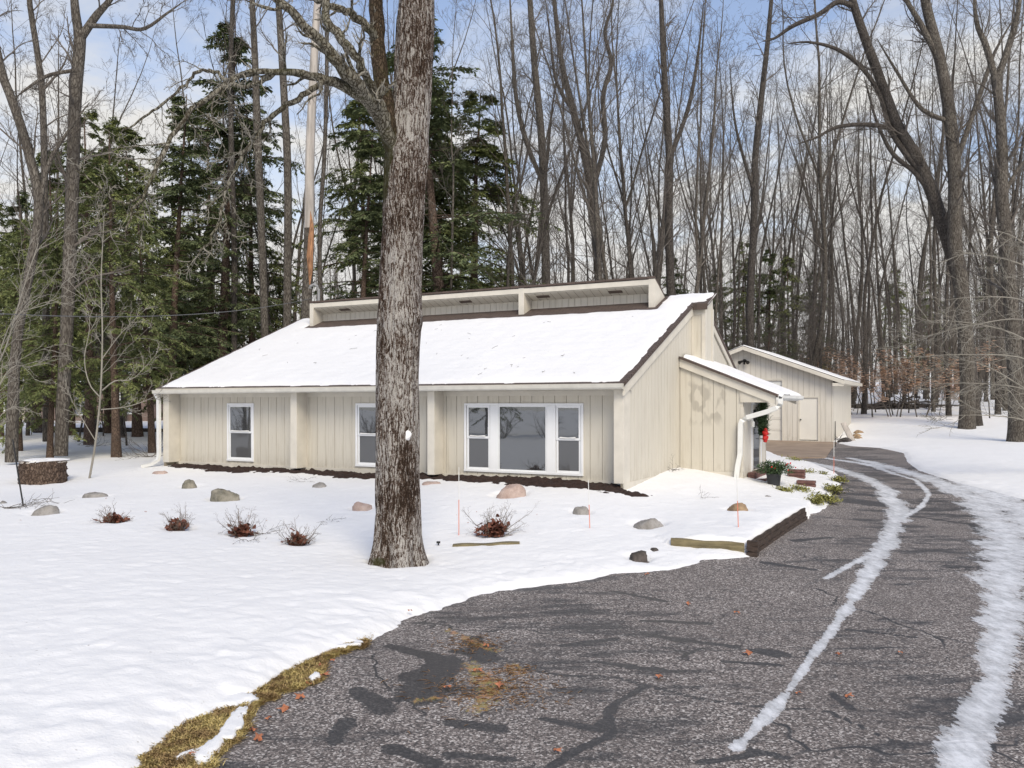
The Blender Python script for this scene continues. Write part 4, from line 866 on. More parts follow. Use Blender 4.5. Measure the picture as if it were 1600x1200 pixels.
SAP = [hardwood(301, 9, .05, .15, 1.5, 22, t4=False, wig=.06), hardwood(302, 7, .04, .12, 1.7, 20, t4=False, wig=.07), hardwood(303, 11, .06, .2, 1.3, 22, t4=False, trunkmat='darkbark')]
CON = [conifer(401, 16, .22, .19, 3.4), conifer(402, 18, .24, .22, 3.6, full=1.1), conifer(403, 13, .18, .17, 3.0, -.12), conifer(404, 17, .22, .2, 3.1, -.07, 'needlesd')]
# --- hemlocks placed one by one: (px centre at base, Y, scale, variant, label)
hem = [
 (30,33,.70,2,'hemlock at the far left edge of the photo'),(78,28,.62,2,'small low hemlock just left of the stump'),(98,31,.70,0,'hemlock behind the stump, tall left neighbour of the leaning sapling'),(182,28.5,.64,1,'hemlock with reddish leaning trunk left of the house corner'),
 (238,31,.62,0,'slim hemlock trunk close to the left house corner'),(140,37,.82,1,'hemlock second row behind the leaning sapling'),(265,38,.92,3,'dark hemlock second row behind the left house corner'),(215,43,1.0,0,'tall hemlock third row above the left eave'),
 (300,44,.78,2,'short hemlock showing above the left roof slope'),(345,42,1.22,3,'tallest hemlock, with its tip near the top of the photo above the roof end'),(395,46,.95,1,'hemlock standing behind the left end of the clerestory'),(330,50,1.22,0,'hemlock behind the tallest hemlock'),
 (560,40,.86,3,'dark hemlock just left of the big oak trunk'),(585,47,1.15,0,'hemlock half hidden behind the big oak trunk'),(700,41,1.25,3,'big dark hemlock right of the big oak trunk'),(745,46,1.02,1,'hemlock at the right side of the oak, outer one above the roof'),(655,45,1.18,2,'hemlock directly behind the big oak trunk'),
 (768,44,.66,2,'low broad hemlock at the right foot of the dark hemlock group above the roof'),(690,52,1.1,0,'hemlock hidden behind the big dark hemlock right of the oak'),(620,53,.85,1,'hemlock far behind the oak trunk'),(170,47,.95,0,'hemlock filling the gap behind the leaning sapling'),(112,45,.9,2,'hemlock filling the gap left of the leaning sapling'),(268,47,.98,2,'hemlock filling the gap above the left eave'),(25,40,.6,1,'broad hemlock behind the leaning grey trunk at far left'),(425,50,.8,2,'short hemlock behind the bare trunks left of the snag'),
 (0,44,.68,1,'hemlock behind the far left edge hemlock'),(60,50,.85,3,'dark hemlock far behind the stump')]
for i, (px, Yd, sc, v, lb) in enumerate(hem):
    x = (px-800)/F*Yd; tree('hemlock_tree', CON[v], x, Yd, sc, random.uniform(0, 6), lb, 'evergreen tree', None, 0, (random.uniform(-.04, .04), random.uniform(-.04, .04)), 1.0 if Yd < 36 else (1.45 if px > 640 else 1.15))
for i, (px, Yd, sc, v) in enumerate([(1130,60,.62,3),(1165,64,.7,1),(1200,58,.66,3),(1235,62,.70,0),(1275,66,.62,3),(1045,66,.72,3),(1400,84,.7,1),(1450,90,.8,0),(1560,80,.8,3)]):
    x = (px-800)/F*Yd; tree('pine_tree', CON[v], x, Yd, sc, random.uniform(0, 6), 'dark evergreen standing among the bare trees behind and right of the garage', 'evergreen tree', 'evergreens in the wood behind the garage')
# --- named bare trees from traced trunk lines (photo pixels at a depth)
def traced(name, Yd, lines, trunkmat, label, seed, K1=10, dens=(7, 5, 3), lr=.5, twig='twig', trop=.05, ang=(.4, .9), crown0=.35, cat='tree', dv=0, wander=.14, rmin=.006, ksz=10):
    """lines: [(list of (px,py,radius_px[,dY])...)]; first is the trunk"""
    rng = np.random.default_rng(seed); tr, cr = TM(), TM()
    p0 = Wp(lines[0][0][0], lines[0][0][1], Yd); base = Vector((p0[0], p0[1], p0[2]))
    for li, pts in enumerate(lines):
        P = [np.array(Wp(q[0], q[1], Yd+(q[3] if len(q) > 3 else 0)))-np.array(base) for q in pts]; Rr = [q[2]*Yd/F*(.74 if trunkmat != 'greytwig' else .5) for q in pts]
        if li: Rr[-1] *= .22; Rr[-2] *= .75
        P, Rr = resample(P, Rr, max(10, 4*len(pts))); (tr if li == 0 or Rr[0] > .06 else cr).tubes(P[None], Rr[None], ksz)
        a0 = crown0 if li == 0 else .2
        L = np.linalg.norm(np.diff(P, axis=0), axis=1).sum()
        L1, R1 = kids(P[None], Rr[None], K1 if li else int(K1*1.3), a0, .98, lr*min(1, 6/L), ang, 8, wander, trop, rng, .26, .25, .4, rmin*1.8)
        L2, R2 = kids(L1, R1, dens[0], .15, .97, .5, (.35, 1.0), 5, wander*1.2, trop*.6, rng, .6, .35, .4, rmin*1.4)
        L3, R3 = kids(L2, R2, dens[1], .15, .97, .5, (.35, 1.0), 4, wander*1.3, trop*.4, rng, .65, .4, .4, rmin)
        cr.tubes(L1, R1, 5); cr.tubes(L2, R2, 4); cr.tubes(L3, R3, 3)
        if dens[2]: L4, R4 = kids(L3, R3, dens[2], .2, .97, .5, (.35, 1.0), 3, wander*1.3, 0, rng, .7, .5, .3, rmin*.8); cr.tubes(L4, R4, 3)
    e_ = empty(name, base, 0, label, cat)
    link(bpy.data.objects.new('trunk', tr.mesh('trunk', M[trunkmat])), e_); link(bpy.data.objects.new('crown', cr.mesh('crown', M[twig])), e_)
    return e_
# the big oak in front of the house
YO = 12.7
oak = empty('oak_tree', Wp(620, 885, YO), 0, 'large foreground oak with grey flaky bark standing in the snow before the house', 'tree')
ob = np.array(Wp(620, 885, YO)); rng = np.random.default_rng(5)
def oakline(pts, n): 
    P = [np.array(Wp(q[0], q[1], YO+(q[3] if len(q) > 3 else 0)))-ob for q in pts]; return resample(P, [q[2]*YO/F for q in pts], n)
tp = [(620,905,48),(620,880,42),(620,850,37.5),(621,800,34.5),(621,740,33.5),(622,660,33.5),(622,580,32.5),(624,500,33),(626,440,31.5),(629,370,31),(633,300,32.5),(637,240,34),(640,200,30),(645,120,28.5),(649,40,29),(652,-40,26),(655,-200,22),(662,-420,14),(668,-650,6)]
P, Rr = oakline(tp, 420); K = 120; th = 2*np.pi*np.arange(K)/K
Vt = np.empty((len(P), K, 3)); zz = P[:, 2][:, None]; aa = th[None, :]
circ = aa*3.2
# deep vertical furrows and burls as real relief
nx_, ny_ = np.cos(aa)*3+0*zz, np.sin(aa)*3+0*zz
lump = fbm(nx_*1.2+zz*.45, ny_*1.2+zz*.3, 4, 1.3)*.035
fur = np.abs(fbm(aa*11+fbm(zz+0*aa, aa*2+0*zz, 2, 2.0)*1.4, zz*1.5+0*aa, 3, 1.0)); seam = sstep(0, .6, np.minimum(aa, 2*np.pi-aa))
rel = (np.clip(fur*3.0, 0, 1)-.6)*.020*seam
flare = np.exp(-np.clip(zz-.05, 0, 9)/.35)*.09*np.sin(aa*5+1.3)
burl = .045*np.exp(-((zz-P[np.abs(P[:, 2]-(885-500)*YO/F).argmin(), 2])**2)/.02)*np.clip(np.cos(aa-5.4), 0, 1)
RR = Rr[:, None]+lump+rel+flare+burl
Vt[..., 0] = P[:, 0][:, None]+RR*np.cos(aa); Vt[..., 1] = P[:, 1][:, None]+RR*np.sin(aa); Vt[..., 2] = zz
i = np.arange(len(P)-1)[:, None]*K; j = np.arange(K)[None, :]; Fq = np.stack([i+j, i+(j+1) % K, i+K+(j+1) % K, i+K+j], -1).reshape(-1, 4)

def pxm(px, py, wx, wy):   # soft patch on the camera-facing bark
    c = np.array(Wp(px, py, YO))-ob; return np.exp(-((Vt[..., 0]-c[0])/(wx*YO/F))**2-((Vt[..., 2]-c[2])/(wy*YO/F))**2)*(Vt[..., 1] < P[:, 1][:, None]+.1)
scar = np.clip(pxm(640, 740, 15, 38)*1.3+pxm(634, 700, 14, 16)+pxm(646, 790, 8, 26)+.8*pxm(606, 870, 22, 14)+.5*pxm(655, 300, 40, 80)*0+.5*pxm(648, 60, 40, 90)+.5*pxm(625, 330, 30, 60)+1.0*pxm(598, 420, 9, 240)+.5*pxm(660, 180, 14, 120)+.5*pxm(610, 790, 9, 60)+.5*pxm(650, 512, 12, 10), 0, 1.4)
mossy = np.clip(pxm(606, 235, 16, 40)*1.2+pxm(602, 290, 9, 40)+.9*pxm(596, 872, 16, 10), 0, 1)
npobj('trunk', Vt.reshape(-1, 3), [Fq], M['oakbark'], oak, attrs={'scar': scar, 'mossy': mossy})
limbs = [
 [(636,310,8,.1),(630,268,16,.0),(618,228,18,-.1),(607,185,15,-.16),(599,140,12.5,-.1),(593,90,12,0),(590,40,11.5,.1),(586,-30,10,.2),(578,-150,8,.3),(570,-330,4,.4)],
 [(636,300,8,.0),(629,268,13,-.05),(611,222,13.5,-.22),(588,175,12.5,-.5),(560,137,11.5,-1.1),(525,93,10,-1.4),(492,55,8.5,-1.6),(458,20,7.5,-1.8),(425,-8,6.5,-1.9),(370,-70,5,-2),(300,-150,2,-2)],
 [(618,230,9,-.1),(612,205,10,-.2),(596,170,9.5,-.35),(578,135,8.5,-.6),(562,100,8,-.9),(540,68,7.5,-1),(525,48,7.5,-1),(510,30,6.5,-1),(508,-10,6,-1),(500,-90,4,-1)],
 [(588,60,8,0),(570,40,7.5,-.2),(545,20,7,-.4),(522,12,6,-.6),(490,-2,5,-.7),(440,-14,4,-.8),(380,-10,2,-.9)],
 [(616,225,9,-.1),(604,200,10.5,-.2),(580,165,9.5,-.6),(552,143,9,-1),(520,128,7.5,-1.2),(490,118,6.5,-1.5),(455,112,6,-1.8),(425,113,5.2,-2.0),(395,113,4.6,-2.2),(362,122,4.2,-2.3),(335,148,4,-2.5),(305,168,3.8,-2.6),(280,195,3.4,-2.7),(255,240,3.2,-2.9),(238,275,2.8,-3),(222,305,2.4,-3.1),(206,328,2.1,-3.1),(202,355,1.5,-3.2),(196,378,.8,-3.2)],
 [(505,126,5,-1.4),(490,140,5,-1.5),(465,155,4.8,-1.5),(440,168,4.4,-1.6),(415,190,4.2,-1.6),(402,212,4,-1.7),(383,238,3.6,-1.8),(365,270,3.2,-1.9),(352,300,3,-2),(345,335,2.4,-2),(334,365,2,-2.1),(320,388,1.6,-2.1),(306,390,1,-2.1)],
 [(222,305,1.9,-3.1),(200,318,1.7,-3),(175,312,1.5,-3),(158,298,1.3,-2.9),(140,280,1.1,-2.9),(118,268,.7,-2.9)],
 [(428,113,4.6,-2),(380,135,3.2,-1.8),(320,110,2.8,-1.6),(270,150,2.2,-1.5),(215,190,1.8,-1.4),(190,205,1.0,-1.4)]]
tr = TM(); cr = TM(); tw = TM()
for li, pts in enumerate(limbs):
    P, Rr = oakline(pts, 40); P[1:-1] += rng.normal(0, .012, (38, 3)); big = Rr[0] > .07
    if li == 0:
        t0_ = TM(); t0_.tubes(P[None], (Rr*(1+.04*rng.standard_normal(40)))[None], 14); link(bpy.data.objects.new('limb', t0_.mesh('limb', M['mosslimb'])), oak)
    else: (tr if big else cr).tubes(P[None], (Rr*.84*(1+.06*rng.standard_normal(40)))[None], 12)
    drooping = li in (4, 5, 6, 7)
    Kk = [5, 10, 6, 8, 17, 20, 7, 10][li]
    L1, R1 = kids(P[None], Rr[None], Kk, .22 if not drooping else .30, .98, [.12, .14, .2, .2, .15, .22, .3, .22][li], (.5, 1.1), 9, .22, -.05 if drooping else .06, rng, .36, .3, .25, .006)
    L2, R2 = kids(L1, R1, 6, .15, .97, .45, (.4, 1.1), 6, .25, .0, rng, .6, .4, .4, .005)
    L3, R3 = kids(L2, R2, 4, .15, .97, .5, (.4, 1.1), 4, .25, .03, rng, .65, .5, .4, .0035)
    cr.tubes(L1, R1, 5); tw.tubes(L2, R2, 4); tw.tubes(L3, R3, 3)
link(bpy.data.objects.new('limb', tr.mesh('limb', M['oaklimb'])), oak); link(bpy.data.objects.new('crown', cr.mesh('crown', M['oaklimb'])), oak); link(bpy.data.objects.new('twigs', tw.mesh('twigs', M['greytwig'])), oak)
# snow tuft and dark rot patch on the trunk face
mb = MB()
def blob(c, s, n=10, seed=0, flat=1.0):
    mb = MB(); r_ = random.Random(seed); rows = []
    for i in range(n+1):
        ph = math.pi*i/n
        row = []
        for j in range(2*n):
            t = math.pi*j/n; k = 1+.25*math.sin(3*t+seed)+.12*math.sin(5*ph+2*t)
            row.append((c[0]+s[0]*math.sin(ph)*math.cos(t)*k, c[1]+s[1]*math.sin(ph)*math.sin(t)*k, c[2]+s[2]*math.cos(ph)*(1+.1*math.sin(2*t))))
        rows.append(row)
    for i in range(n):
        for j in range(2*n): mb.quad(rows[i][j], rows[i][(j+1) % (2*n)], rows[i+1][(j+1) % (2*n)], rows[i+1][j])
    return mb
p = np.array(Wp(641, 680, YO-.27))-ob
sn = blob((.170, -.270, p[2]), (.085, .03, .085), seed=5).build('snow_patch', M['roofsnow'], oak, smooth=True)
# left trees
traced('maple_tree', 27, [[(95,712,14),(98,640,13),(104,520,13),(110,380,13.5),(114,260,13),(118,150,12.5),(124,80,12),(125,50,12)],[(125,60,10),(118,20,9),(112,-60,8),(100,-220,4)],[(126,60,9),(150,25,8),(178,-10,7),(215,-90,4)],[(140,40,5,-1),(190,42,4,-1.5),(225,45,3.5,-2),(262,20,3,-2),(290,0,2,-2)],[(118,110,4,-1),(75,118,3.4,-1.4),(40,140,3,-2),(22,155,2,-2)]], 'graybark', 'thick grey forked trunk rising behind the stump at upper left', 1, 8, (6, 5, 2))
traced('maple_tree', 26, [[(18,722,13),(20,640,12),(28,520,10),(60,340,9.5),(45,240,9.5),(20,160,9),(2,110,8.5),(-20,0,7),(-50,-150,4)],[(60,340,5),(75,260,4.5),(110,200,4),(140,160,3)]], 'graybark', 'leaning grey trunk crossing the upper left edge of the photo', 2, 8, (6, 5, 2))
traced('maple_tree', 29, [[(72,690,7),(72,500,7),(70,300,7),(66,150,6.5),(55,60,6),(46,0,5.5),(38,-150,3)],[(68,140,3),(100,100,2.5),(110,60,2)]], 'graybark', 'slender bare trunk between the two thick trunks at upper left', 3, 8, (6, 4, 2))
traced('maple_tree', 36, [[(449,560,9.5),(449,460,8.5),(450,350,8.2),(449,250,8),(444,150,7.5),(438,50,7),(434,-20,6),(430,-150,3)]], 'graybark', 'straight bare trunk left of the split snag behind the clerestory', 4, 8, (6, 4, 2), crown0=.6)
traced('maple_tree', 37, [[(415,560,8),(412,460,8),(408,350,8),(402,200,8),(398,80,6.5),(394,0,6),(390,-150,3)]], 'graybark', 'grey trunk among hemlocks, second left of the split snag', 5, 8, (6, 4, 2), crown0=.6)
traced('maple_tree', 38, [[(505,560,5),(500,450,5),(500,350,4.5),(506,260,4.5),(510,150,4),(512,20,4),(520,-100,2)]], 'graybark', 'thin bare trunk just right of the split snag', 6, 8, (6, 4, 2), crown0=.5)
traced('maple_tree', 40, [[(366,560,6),(366,400,6),(362,250,6),(360,120,5),(364,0,5),(370,-150,3)]], 'darkbark', 'dark thin trunk rising through the tallest hemlock', 7, 8, (6, 4, 2), crown0=.5)
# split snag
e_ = empty('snag_tree', Wp(478, 560, 35), 0, 'dead snag with pale stripped wood and an orange split above the roof', 'dead tree'); b_ = np.array(Wp(478, 560, 35))
tr = TM(); P, Rr = resample([np.array(Wp(x, y, 35))-b_ for x, y in ((478,575),(478,500),(481,430),(483,355),(484,250),(487,170),(492,70),(496,0),(500,-80))], [r*35/F for r in (9,8.5,8,8,7.5,7,6.5,5.5,4)], 40)
ks = 9; tr.tubes(P[None, :14], Rr[None, :14], ks); link(bpy.data.objects.new('trunk', tr.mesh('trunk', M['graybark'])), e_)
tr = TM(); tr.tubes(P[None, 13:], Rr[None, 13:]*.97, ks); link(bpy.data.objects.new('stripped_wood', tr.mesh('stripped_wood', M['palewood'])), e_)
mb = MB(); pts = [np.array(Wp(x, y, 34.83))-b_ for x, y in ((484,445),(485,425),(484,400),(486,375),(487,352),(485,330))]; mb.tube([tuple(q) for q in pts], [.02, .09, .13, .12, .08, .01], 7); mb.build('split_wood', M['orangewood'], e_)
# big trees at right
traced('maple_tree', 40, [[(1510,684,22),(1511,660,16.5),(1512,600,15),(1508,520,15),(1500,430,15),(1492,380,14.5),(1492,280,13.5),(1484,180,12.5),(1468,90,11),(1450,20,10),(1435,-60,8),(1420,-200,4)],[(1492,260,6),(1530,150,5),(1555,80,4),(1590,20,3)],[(1470,100,7),(1440,40,6),(1405,-20,5),(1380,-90,3)],[(1486,190,5),(1440,170,4.5),(1400,110,4),(1370,60,3)]], 'graybark', 'stout grey trunk with burl nearest the woods edge at right', 11, 9, (7, 5, 2))
traced('maple_tree', 41, [[(1527,684,16),(1522,640,13),(1515,560,12.5),(1505,470,13),(1488,400,13.5),(1468,335,13.5),(1450,285,13),(1425,235,12),(1402,195,11),(1385,150,10),(1368,105,9.5),(1350,55,9),(1335,10,8),(1318,-60,6),(1300,-200,3)],
  [(1440,262,6),(1425,225,5.5),(1400,205,5),(1360,195,4.5),(1310,198,4),(1275,215,3.5),(1245,225,2.5)],[(1455,290,7),(1415,240,6),(1390,200,5),(1375,150,4.6),(1350,110,4.4),(1310,78,4),(1265,66,3.5),(1230,68,2)],[(1338,12,6),(1310,3,5.5),(1280,22,5),(1240,40,4.4),(1210,60,3.4),(1190,65,2)],[(1460,310,6),(1430,270,5),(1395,240,4.5),(1370,190,4),(1350,120,3)]], 'darkbark', 'dark leaning trunk curving up to the left at right edge woods', 12, 9, (7, 5, 2))
traced('maple_tree', 34, [[(1590,700,26),(1590,680,20),(1589,640,17),(1585,560,15),(1578,450,14),(1570,360,13.5),(1565,300,13),(1566,240,11),(1562,170,10),(1555,120,9)],[(1556,125,7),(1540,70,6.5),(1525,30,6),(1520,-60,4)],[(1558,125,7),(1580,60,6.5),(1592,10,6),(1600,-60,4)],[(1566,310,5),(1590,265,4.5),(1620,230,4)]], 'graybark', 'thick trunk with flared base at the right edge, forked high up', 13, 9, (7, 5, 2))
traced('maple_tree', 47, [[(1052,600,9),(1048,460,9),(1045,330,8.5),(1046,250,8),(1040,150,7),(1035,50,6),(1030,-80,3)],[(1046,250,5),(1075,170,4.5),(1090,90,4),(1100,0,3)]], 'darkbark', 'dark upright trunk directly above the right end of the clerestory', 14, 12, (7, 5, 2))
traced('maple_tree', 45, [[(940,600,9),(935,430,9),(925,320,8.5),(915,250,8),(895,170,7.5),(880,110,6),(870,40,5),(860,-60,3)],[(925,300,6),(945,220,5.5),(942,150,5),(955,100,4.5),(945,50,4),(958,0,3.5),(950,-80,2)],[(900,180,4),(870,130,3.5),(860,60,3),(850,-20,2)]], 'darkbark', 'crooked dark trunk with S-bent limb above the middle of the clerestory', 15, 12, (7, 5, 2))
traced('maple_tree', 44, [[(855,600,9.5),(853,430,9.5),(850,300,9),(845,200,8),(835,100,7),(828,0,6),(820,-120,3)],[(850,290,5),(822,220,5),(806,150,4.5),(800,60,4),(795,-40,3)]], 'graybark', 'grey double-stemmed trunk above the small clerestory post', 16, 12, (7, 5, 2))
traced('maple_tree', 48, [[(1175,640,8),(1172,480,8),(1178,350,7.5),(1180,250,7),(1190,150,6),(1200,60,5),(1210,-60,3)],[(1178,300,4),(1150,200,3.5),(1140,100,3)]], 'darkbark', 'dark slim trunk rising behind the left slope of the garage roof', 17, 12, (7, 5, 2))
# pale twiggy shrub-tree reaching in from the right edge
for i, (bx_, by_, Yd, tips, lb) in enumerate([(1665, 760, 24, [(1600,640,1560,600),(1590,600,1500,560),(1580,520,1440,500),(1600,470,1465,470),(1610,420,1500,395),(1600,560,1400,560),(1610,660,1470,650),(1600,380,1540,360),(1600,500,1430,530),(1605,610,1450,600)], 'pale twiggy branches reaching in from the right edge over the snow')]):
    traced('sapling_tree', Yd, [[(bx_,by_,6),(1655,650,5),(1650,500,4),(1640,380,3)]]+[[(1652,b+40,2.6,0),(a,b,2.2,-.5),((a+c)/2,(b+d)/2-6,1.6,-.6),(c,d,.7,-.8)] for a, b, c, d in tips], 'greytwig', lb, 21+i, 9, (6, 4, 0), .45, 'greytwig', .02, wander=.12, rmin=.0045)
# leaning pale sapling in front of hemlocks
traced('sapling_tree', 22.5, [[(139,752,3.4),(148,700,3.2),(154,650,3),(158,600,2.8),(160,520,2.2),(158,440,1.8),(161,370,1.4),(163,330,.7)],[(156,620,2),(140,600,1.8),(132,560,1.5),(140,500,1),(120,430,.6)],[(160,610,2),(180,595,1.8),(210,590,1.4),(255,540,.8)],[(158,640,1.8),(200,635,1.4),(240,620,1),(262,600,.6)],[(160,560,1.8),(190,520,1.2),(230,480,.7)],[(150,690,1.6),(120,640,1.2),(100,600,.8)]], 'greytwig', 'thin pale leaning sapling in the snow just right of the stump', 31, 9, (5, 3, 0), .35, 'greytwig', .03, wander=.12, rmin=.004)
traced('sapling_tree', 17, [[(-45,800,3.4),(-30,700,3),(-15,600,2.6),(10,540,2),(40,440,1.5),(60,380,.8)],[(-28,690,2),(0,600,1.6),(30,570,1.2),(60,600,.6)],[(-20,620,2),(20,500,1.5),(80,470,1),(120,400,.5)],[(-30,700,2),(10,640,1.2),(50,640,.7)]], 'greytwig', 'pale bent sapling at the extreme left edge in front of the hemlocks', 32, 10, (5, 3, 0), .4, 'greytwig', .03, wander=.14, rmin=.0035)
# --- the wood: jittered positions by zone
zones = [('a', 0, 330, 40, 62, 10, HW, 'tall bare tree standing behind the hemlocks at the left'),
 ('b', 330, 800, 38, 62, 19, HW, 'tall bare tree standing behind the left part of the house roof'),
 ('c', 790, 1110, 38, 60, 27, HW, 'tall bare tree standing behind the right part of the house roof'),
 ('d', 1110, 1345, 52, 76, 28, HW, 'tall bare tree standing behind the garage'),
 ('e', 1345, 1640, 46, 74, 28, HW, 'tall bare tree in the open wood right of the garage')]
placed = [((px-800)/F*Yd, Yd) for px, Yd in ((449,36),(415,37),(505,38),(478,35),(366,40),(1512,40),(1527,41),(1590,34),(1052,47),(940,45),(855,44),(1175,48))]
rs = random.Random(23)
for z, x0, x1, y0, y1, cnt, kit, lb in zones:
    k = 0; tries = 0
    while k < cnt and tries < 4000:
        tries += 1; px = rs.uniform(x0, x1); Yd = y0+(y1-y0)*rs.random()**.9; x = (px-800)/F*Yd
        if any(math.hypot(x-a, Yd-b) < 1.7 for a, b in placed): continue
        placed.append((x, Yd)); k += 1
        tree('maple_tree', kit[rs.randrange(len(kit))], x, Yd, rs.uniform(.78, 1.12), rs.uniform(0, 6.28), lb, 'tree', 'bare trees '+{'a': 'behind the left hemlocks', 'b': 'behind the left roof', 'c': 'behind the right roof', 'd': 'behind the garage', 'e': 'right of the garage'}[z], 0, (rs.gauss(0, .035), rs.gauss(0, .035)))
for px0, px1, y0, y1, cnt, lb, gp in ((-60, 800, 62, 85, 20, 'distant bare tree deep in the wood left of the oak', 'distant trees left of the oak'), (800, 1660, 68, 120, 50, 'distant bare tree deep in the wood right of the oak', 'distant trees right of the oak')):
    for k in range(cnt):
        px = px0+(px1-px0)*(k+rs.random())/cnt; Yd = rs.uniform(y0, y1); tree('maple_tree', FAR[rs.randrange(3)], (px-800)/F*Yd, Yd, rs.uniform(.85, 1.1), rs.uniform(0, 6.28), lb, 'tree', gp, 0, (rs.gauss(0, .03), rs.gauss(0, .03)))
for k in range(12):
    px = -520+42*k; Yd = rs.uniform(36, 62); tree('hemlock_tree' if k % 3 == 1 else 'maple_tree', CON[k % 4] if k % 3 == 1 else HW[k % 7], (px-800)/F*Yd, Yd, rs.uniform(.75, 1), rs.uniform(0, 6.28), 'tree of the wood continuing beyond the left edge of the photo', 'tree', 'trees beyond the left edge')
# saplings of the understorey
for px0, px1, y0, y1, cnt, lb, gp in ((820, 1110, 36, 52, 16, 'thin brushy sapling behind the right part of the roof', 'saplings behind the roof'), (1110, 1340, 49, 66, 36, 'thin brushy sapling behind the garage', 'saplings behind the garage'), (1345, 1640, 43, 68, 44, 'thin brushy sapling at the wood edge right of the garage', 'saplings right of the garage'), (0, 240, 36, 58, 9, 'thin brushy sapling among the hemlock trunks at left', 'saplings among the hemlocks')):
    for k in range(cnt):
        px = px0+(px1-px0)*(k+rs.random())/cnt; Yd = rs.uniform(y0, y1); tree('sapling', SAP[rs.randrange(3)], (px-800)/F*Yd, Yd, rs.uniform(.6, 1.15), rs.uniform(0, 6.28), lb, 'sapling', gp, 0, (rs.gauss(0, .12), rs.gauss(0, .12)))
# far-off wood that closes the horizon
rng = np.random.default_rng(77); nt_ = 520; ang = rng.uniform(-.95, .95, nt_); dist = rng.uniform(95, 150, nt_)
bx_ = np.sin(ang)*dist; by_ = np.cos(ang)*dist; bz = h(bx_, by_)
P = grow(np.stack([bx_, by_, bz-1], 1), np.tile([0, 0, 1.], (nt_, 1)), rng.uniform(15, 24, nt_), 8, .03, .03, rng); Rd = rng.uniform(.10, .22, nt_)[:, None]*np.linspace(1, .15, 8)[None]
t = TM(); t.tubes(P, Rd, 5); L1, R1 = kids(P, Rd, 14, .15, .97, .3, (.4, .9), 5, .12, .1, rng, .5, .3, .5, .02); t.tubes(L1, R1, 3); L2, R2 = kids(L1, R1, 6, .2, .97, .5, (.4, .9), 4, .14, .05, rng, .6, .5, .4, .015); t.tubes(L2, R2, 3)
o = link(bpy.data.objects.new('far_wood', t.mesh('far_wood', M['twig']))); tag(o, 'distant bare wood closing the horizon behind everything', 'wood', None, 'stuff')
# trees across the road behind the camera (seen in the window glass)
for k in range(18):
    u_ = k/17; x = -22-26*u_+rs.uniform(-1.5, 1.5); tree('roadside_tree', (CON[k % 4] if k % 3 == 0 else HW[k % 7]), x-4, -16+36*u_+rs.uniform(-2, 2), rs.uniform(.6, .9), rs.uniform(0, 6), 'tree across the road, seen only as a reflection in the window glass', 'tree', 'trees across the road')
# copper beech saplings with dead leaves held on
def beech(seed, H):
    t, P, L = bushy(seed, H, 3, .03, None, .5, None, (9, 6, 3)); rng = np.random.default_rng(seed); q = L[:, 1:].reshape(-1, 3); q = q[(rng.random(len(q)) < .55) & (q[:, 2] < H*.8)]
    q = np.repeat(q, 2, 0)+rng.normal(0, .08, (len(q)*2, 3)); V, F_ = blades(q, len(q), .20, .12, None, '', .3); return t.mesh('stems', M['twig']), npmesh('foliage', V, [F_], M['leaforange'], False)
BE_ = [beech(501, 4.2), beech(502, 3.2)]
for k, (px, Yd, s) in enumerate([(1395,47,1.1),(1335,50,1),(1440,46,1.2),(1290,56,1.1),(1460,56,1.0),(1420,60,1.2),(1250,62,1.1),(1482,52,.8),(1310,60,1.3)]):
    tree('beech_sapling', BE_[k % 2], (px-800)/F*Yd, Yd, s, k*1.3, 'young beech holding pale orange dead leaves right of the garage', 'sapling', 'orange-leaved young beeches')

for k in range(14):
    u_ = (k+.5)/14; t_, P_, L_ = bushy(800+k % 3, 2.4, 14, .02, None, .8, None, (6, 5, 3), .1) if k < 3 else (None, None, None)
    if k < 3: HB = (HB if k else [])+[t_.mesh('stems', M['twig'])]
    x = -20-24*u_; y = -12+32*u_; e_ = empty('hedge_shrub', (x, y, snowz(x, y)-.05), k, 'bare shrub across the lawn, seen only as a reflection in the window glass', 'shrub', 'shrubs across the lawn')
    link(bpy.data.objects.new('stems', HB[k % 3 if k >= 3 else k]), e_)
# ------------------------------------------------------------------ small things in the yard
def rock(px, py, wpx, hpx, mat, label, seed, group=None):
    x, y = G(px, py); w_ = wpx/F*y/2; hh = hpx/F*y
    r_ = np.random.default_rng(seed); nu, nv = 22, 14
    th, ph = np.meshgrid(np.linspace(0, 2*np.pi, nu, endpoint=False), np.linspace(0.0, np.pi, nv))
    sp_ = np.sin(ph)**.55; V = np.stack([sp_*np.cos(th), sp_*np.sin(th), np.sign(np.cos(ph))*np.abs(np.cos(ph))**.8], -1)
    for k in range(7):     # chop facets
        n_ = nrm(r_.normal(0, 1, 3)); n_[2] = abs(n_[2]); dcut = r_.uniform(.62, .9); dd = V@n_; V = V-np.maximum(dd-dcut, 0)[..., None]*n_*.9
    V += .05*r_.normal(0, 1, V.shape)*.5
    V = V*np.array([w_, w_*.75, hh*.95]); V = V.reshape(-1, 3)
    i = (np.arange(nv-1)*nu)[:, None]; j = np.arange(nu)[None, :]; Fq = np.stack([i+j, i+(j+1) % nu, i+nu+(j+1) % nu, i+nu+j], -1).reshape(-1, 4)
    o = npobj('boulder', V, [Fq], M[mat], smooth=False); o.location = (x, y+w_*.3, snowz(x, y)-.045); o.rotation_euler = (0, 0, 0); tag(o, label, 'rock', group); return o
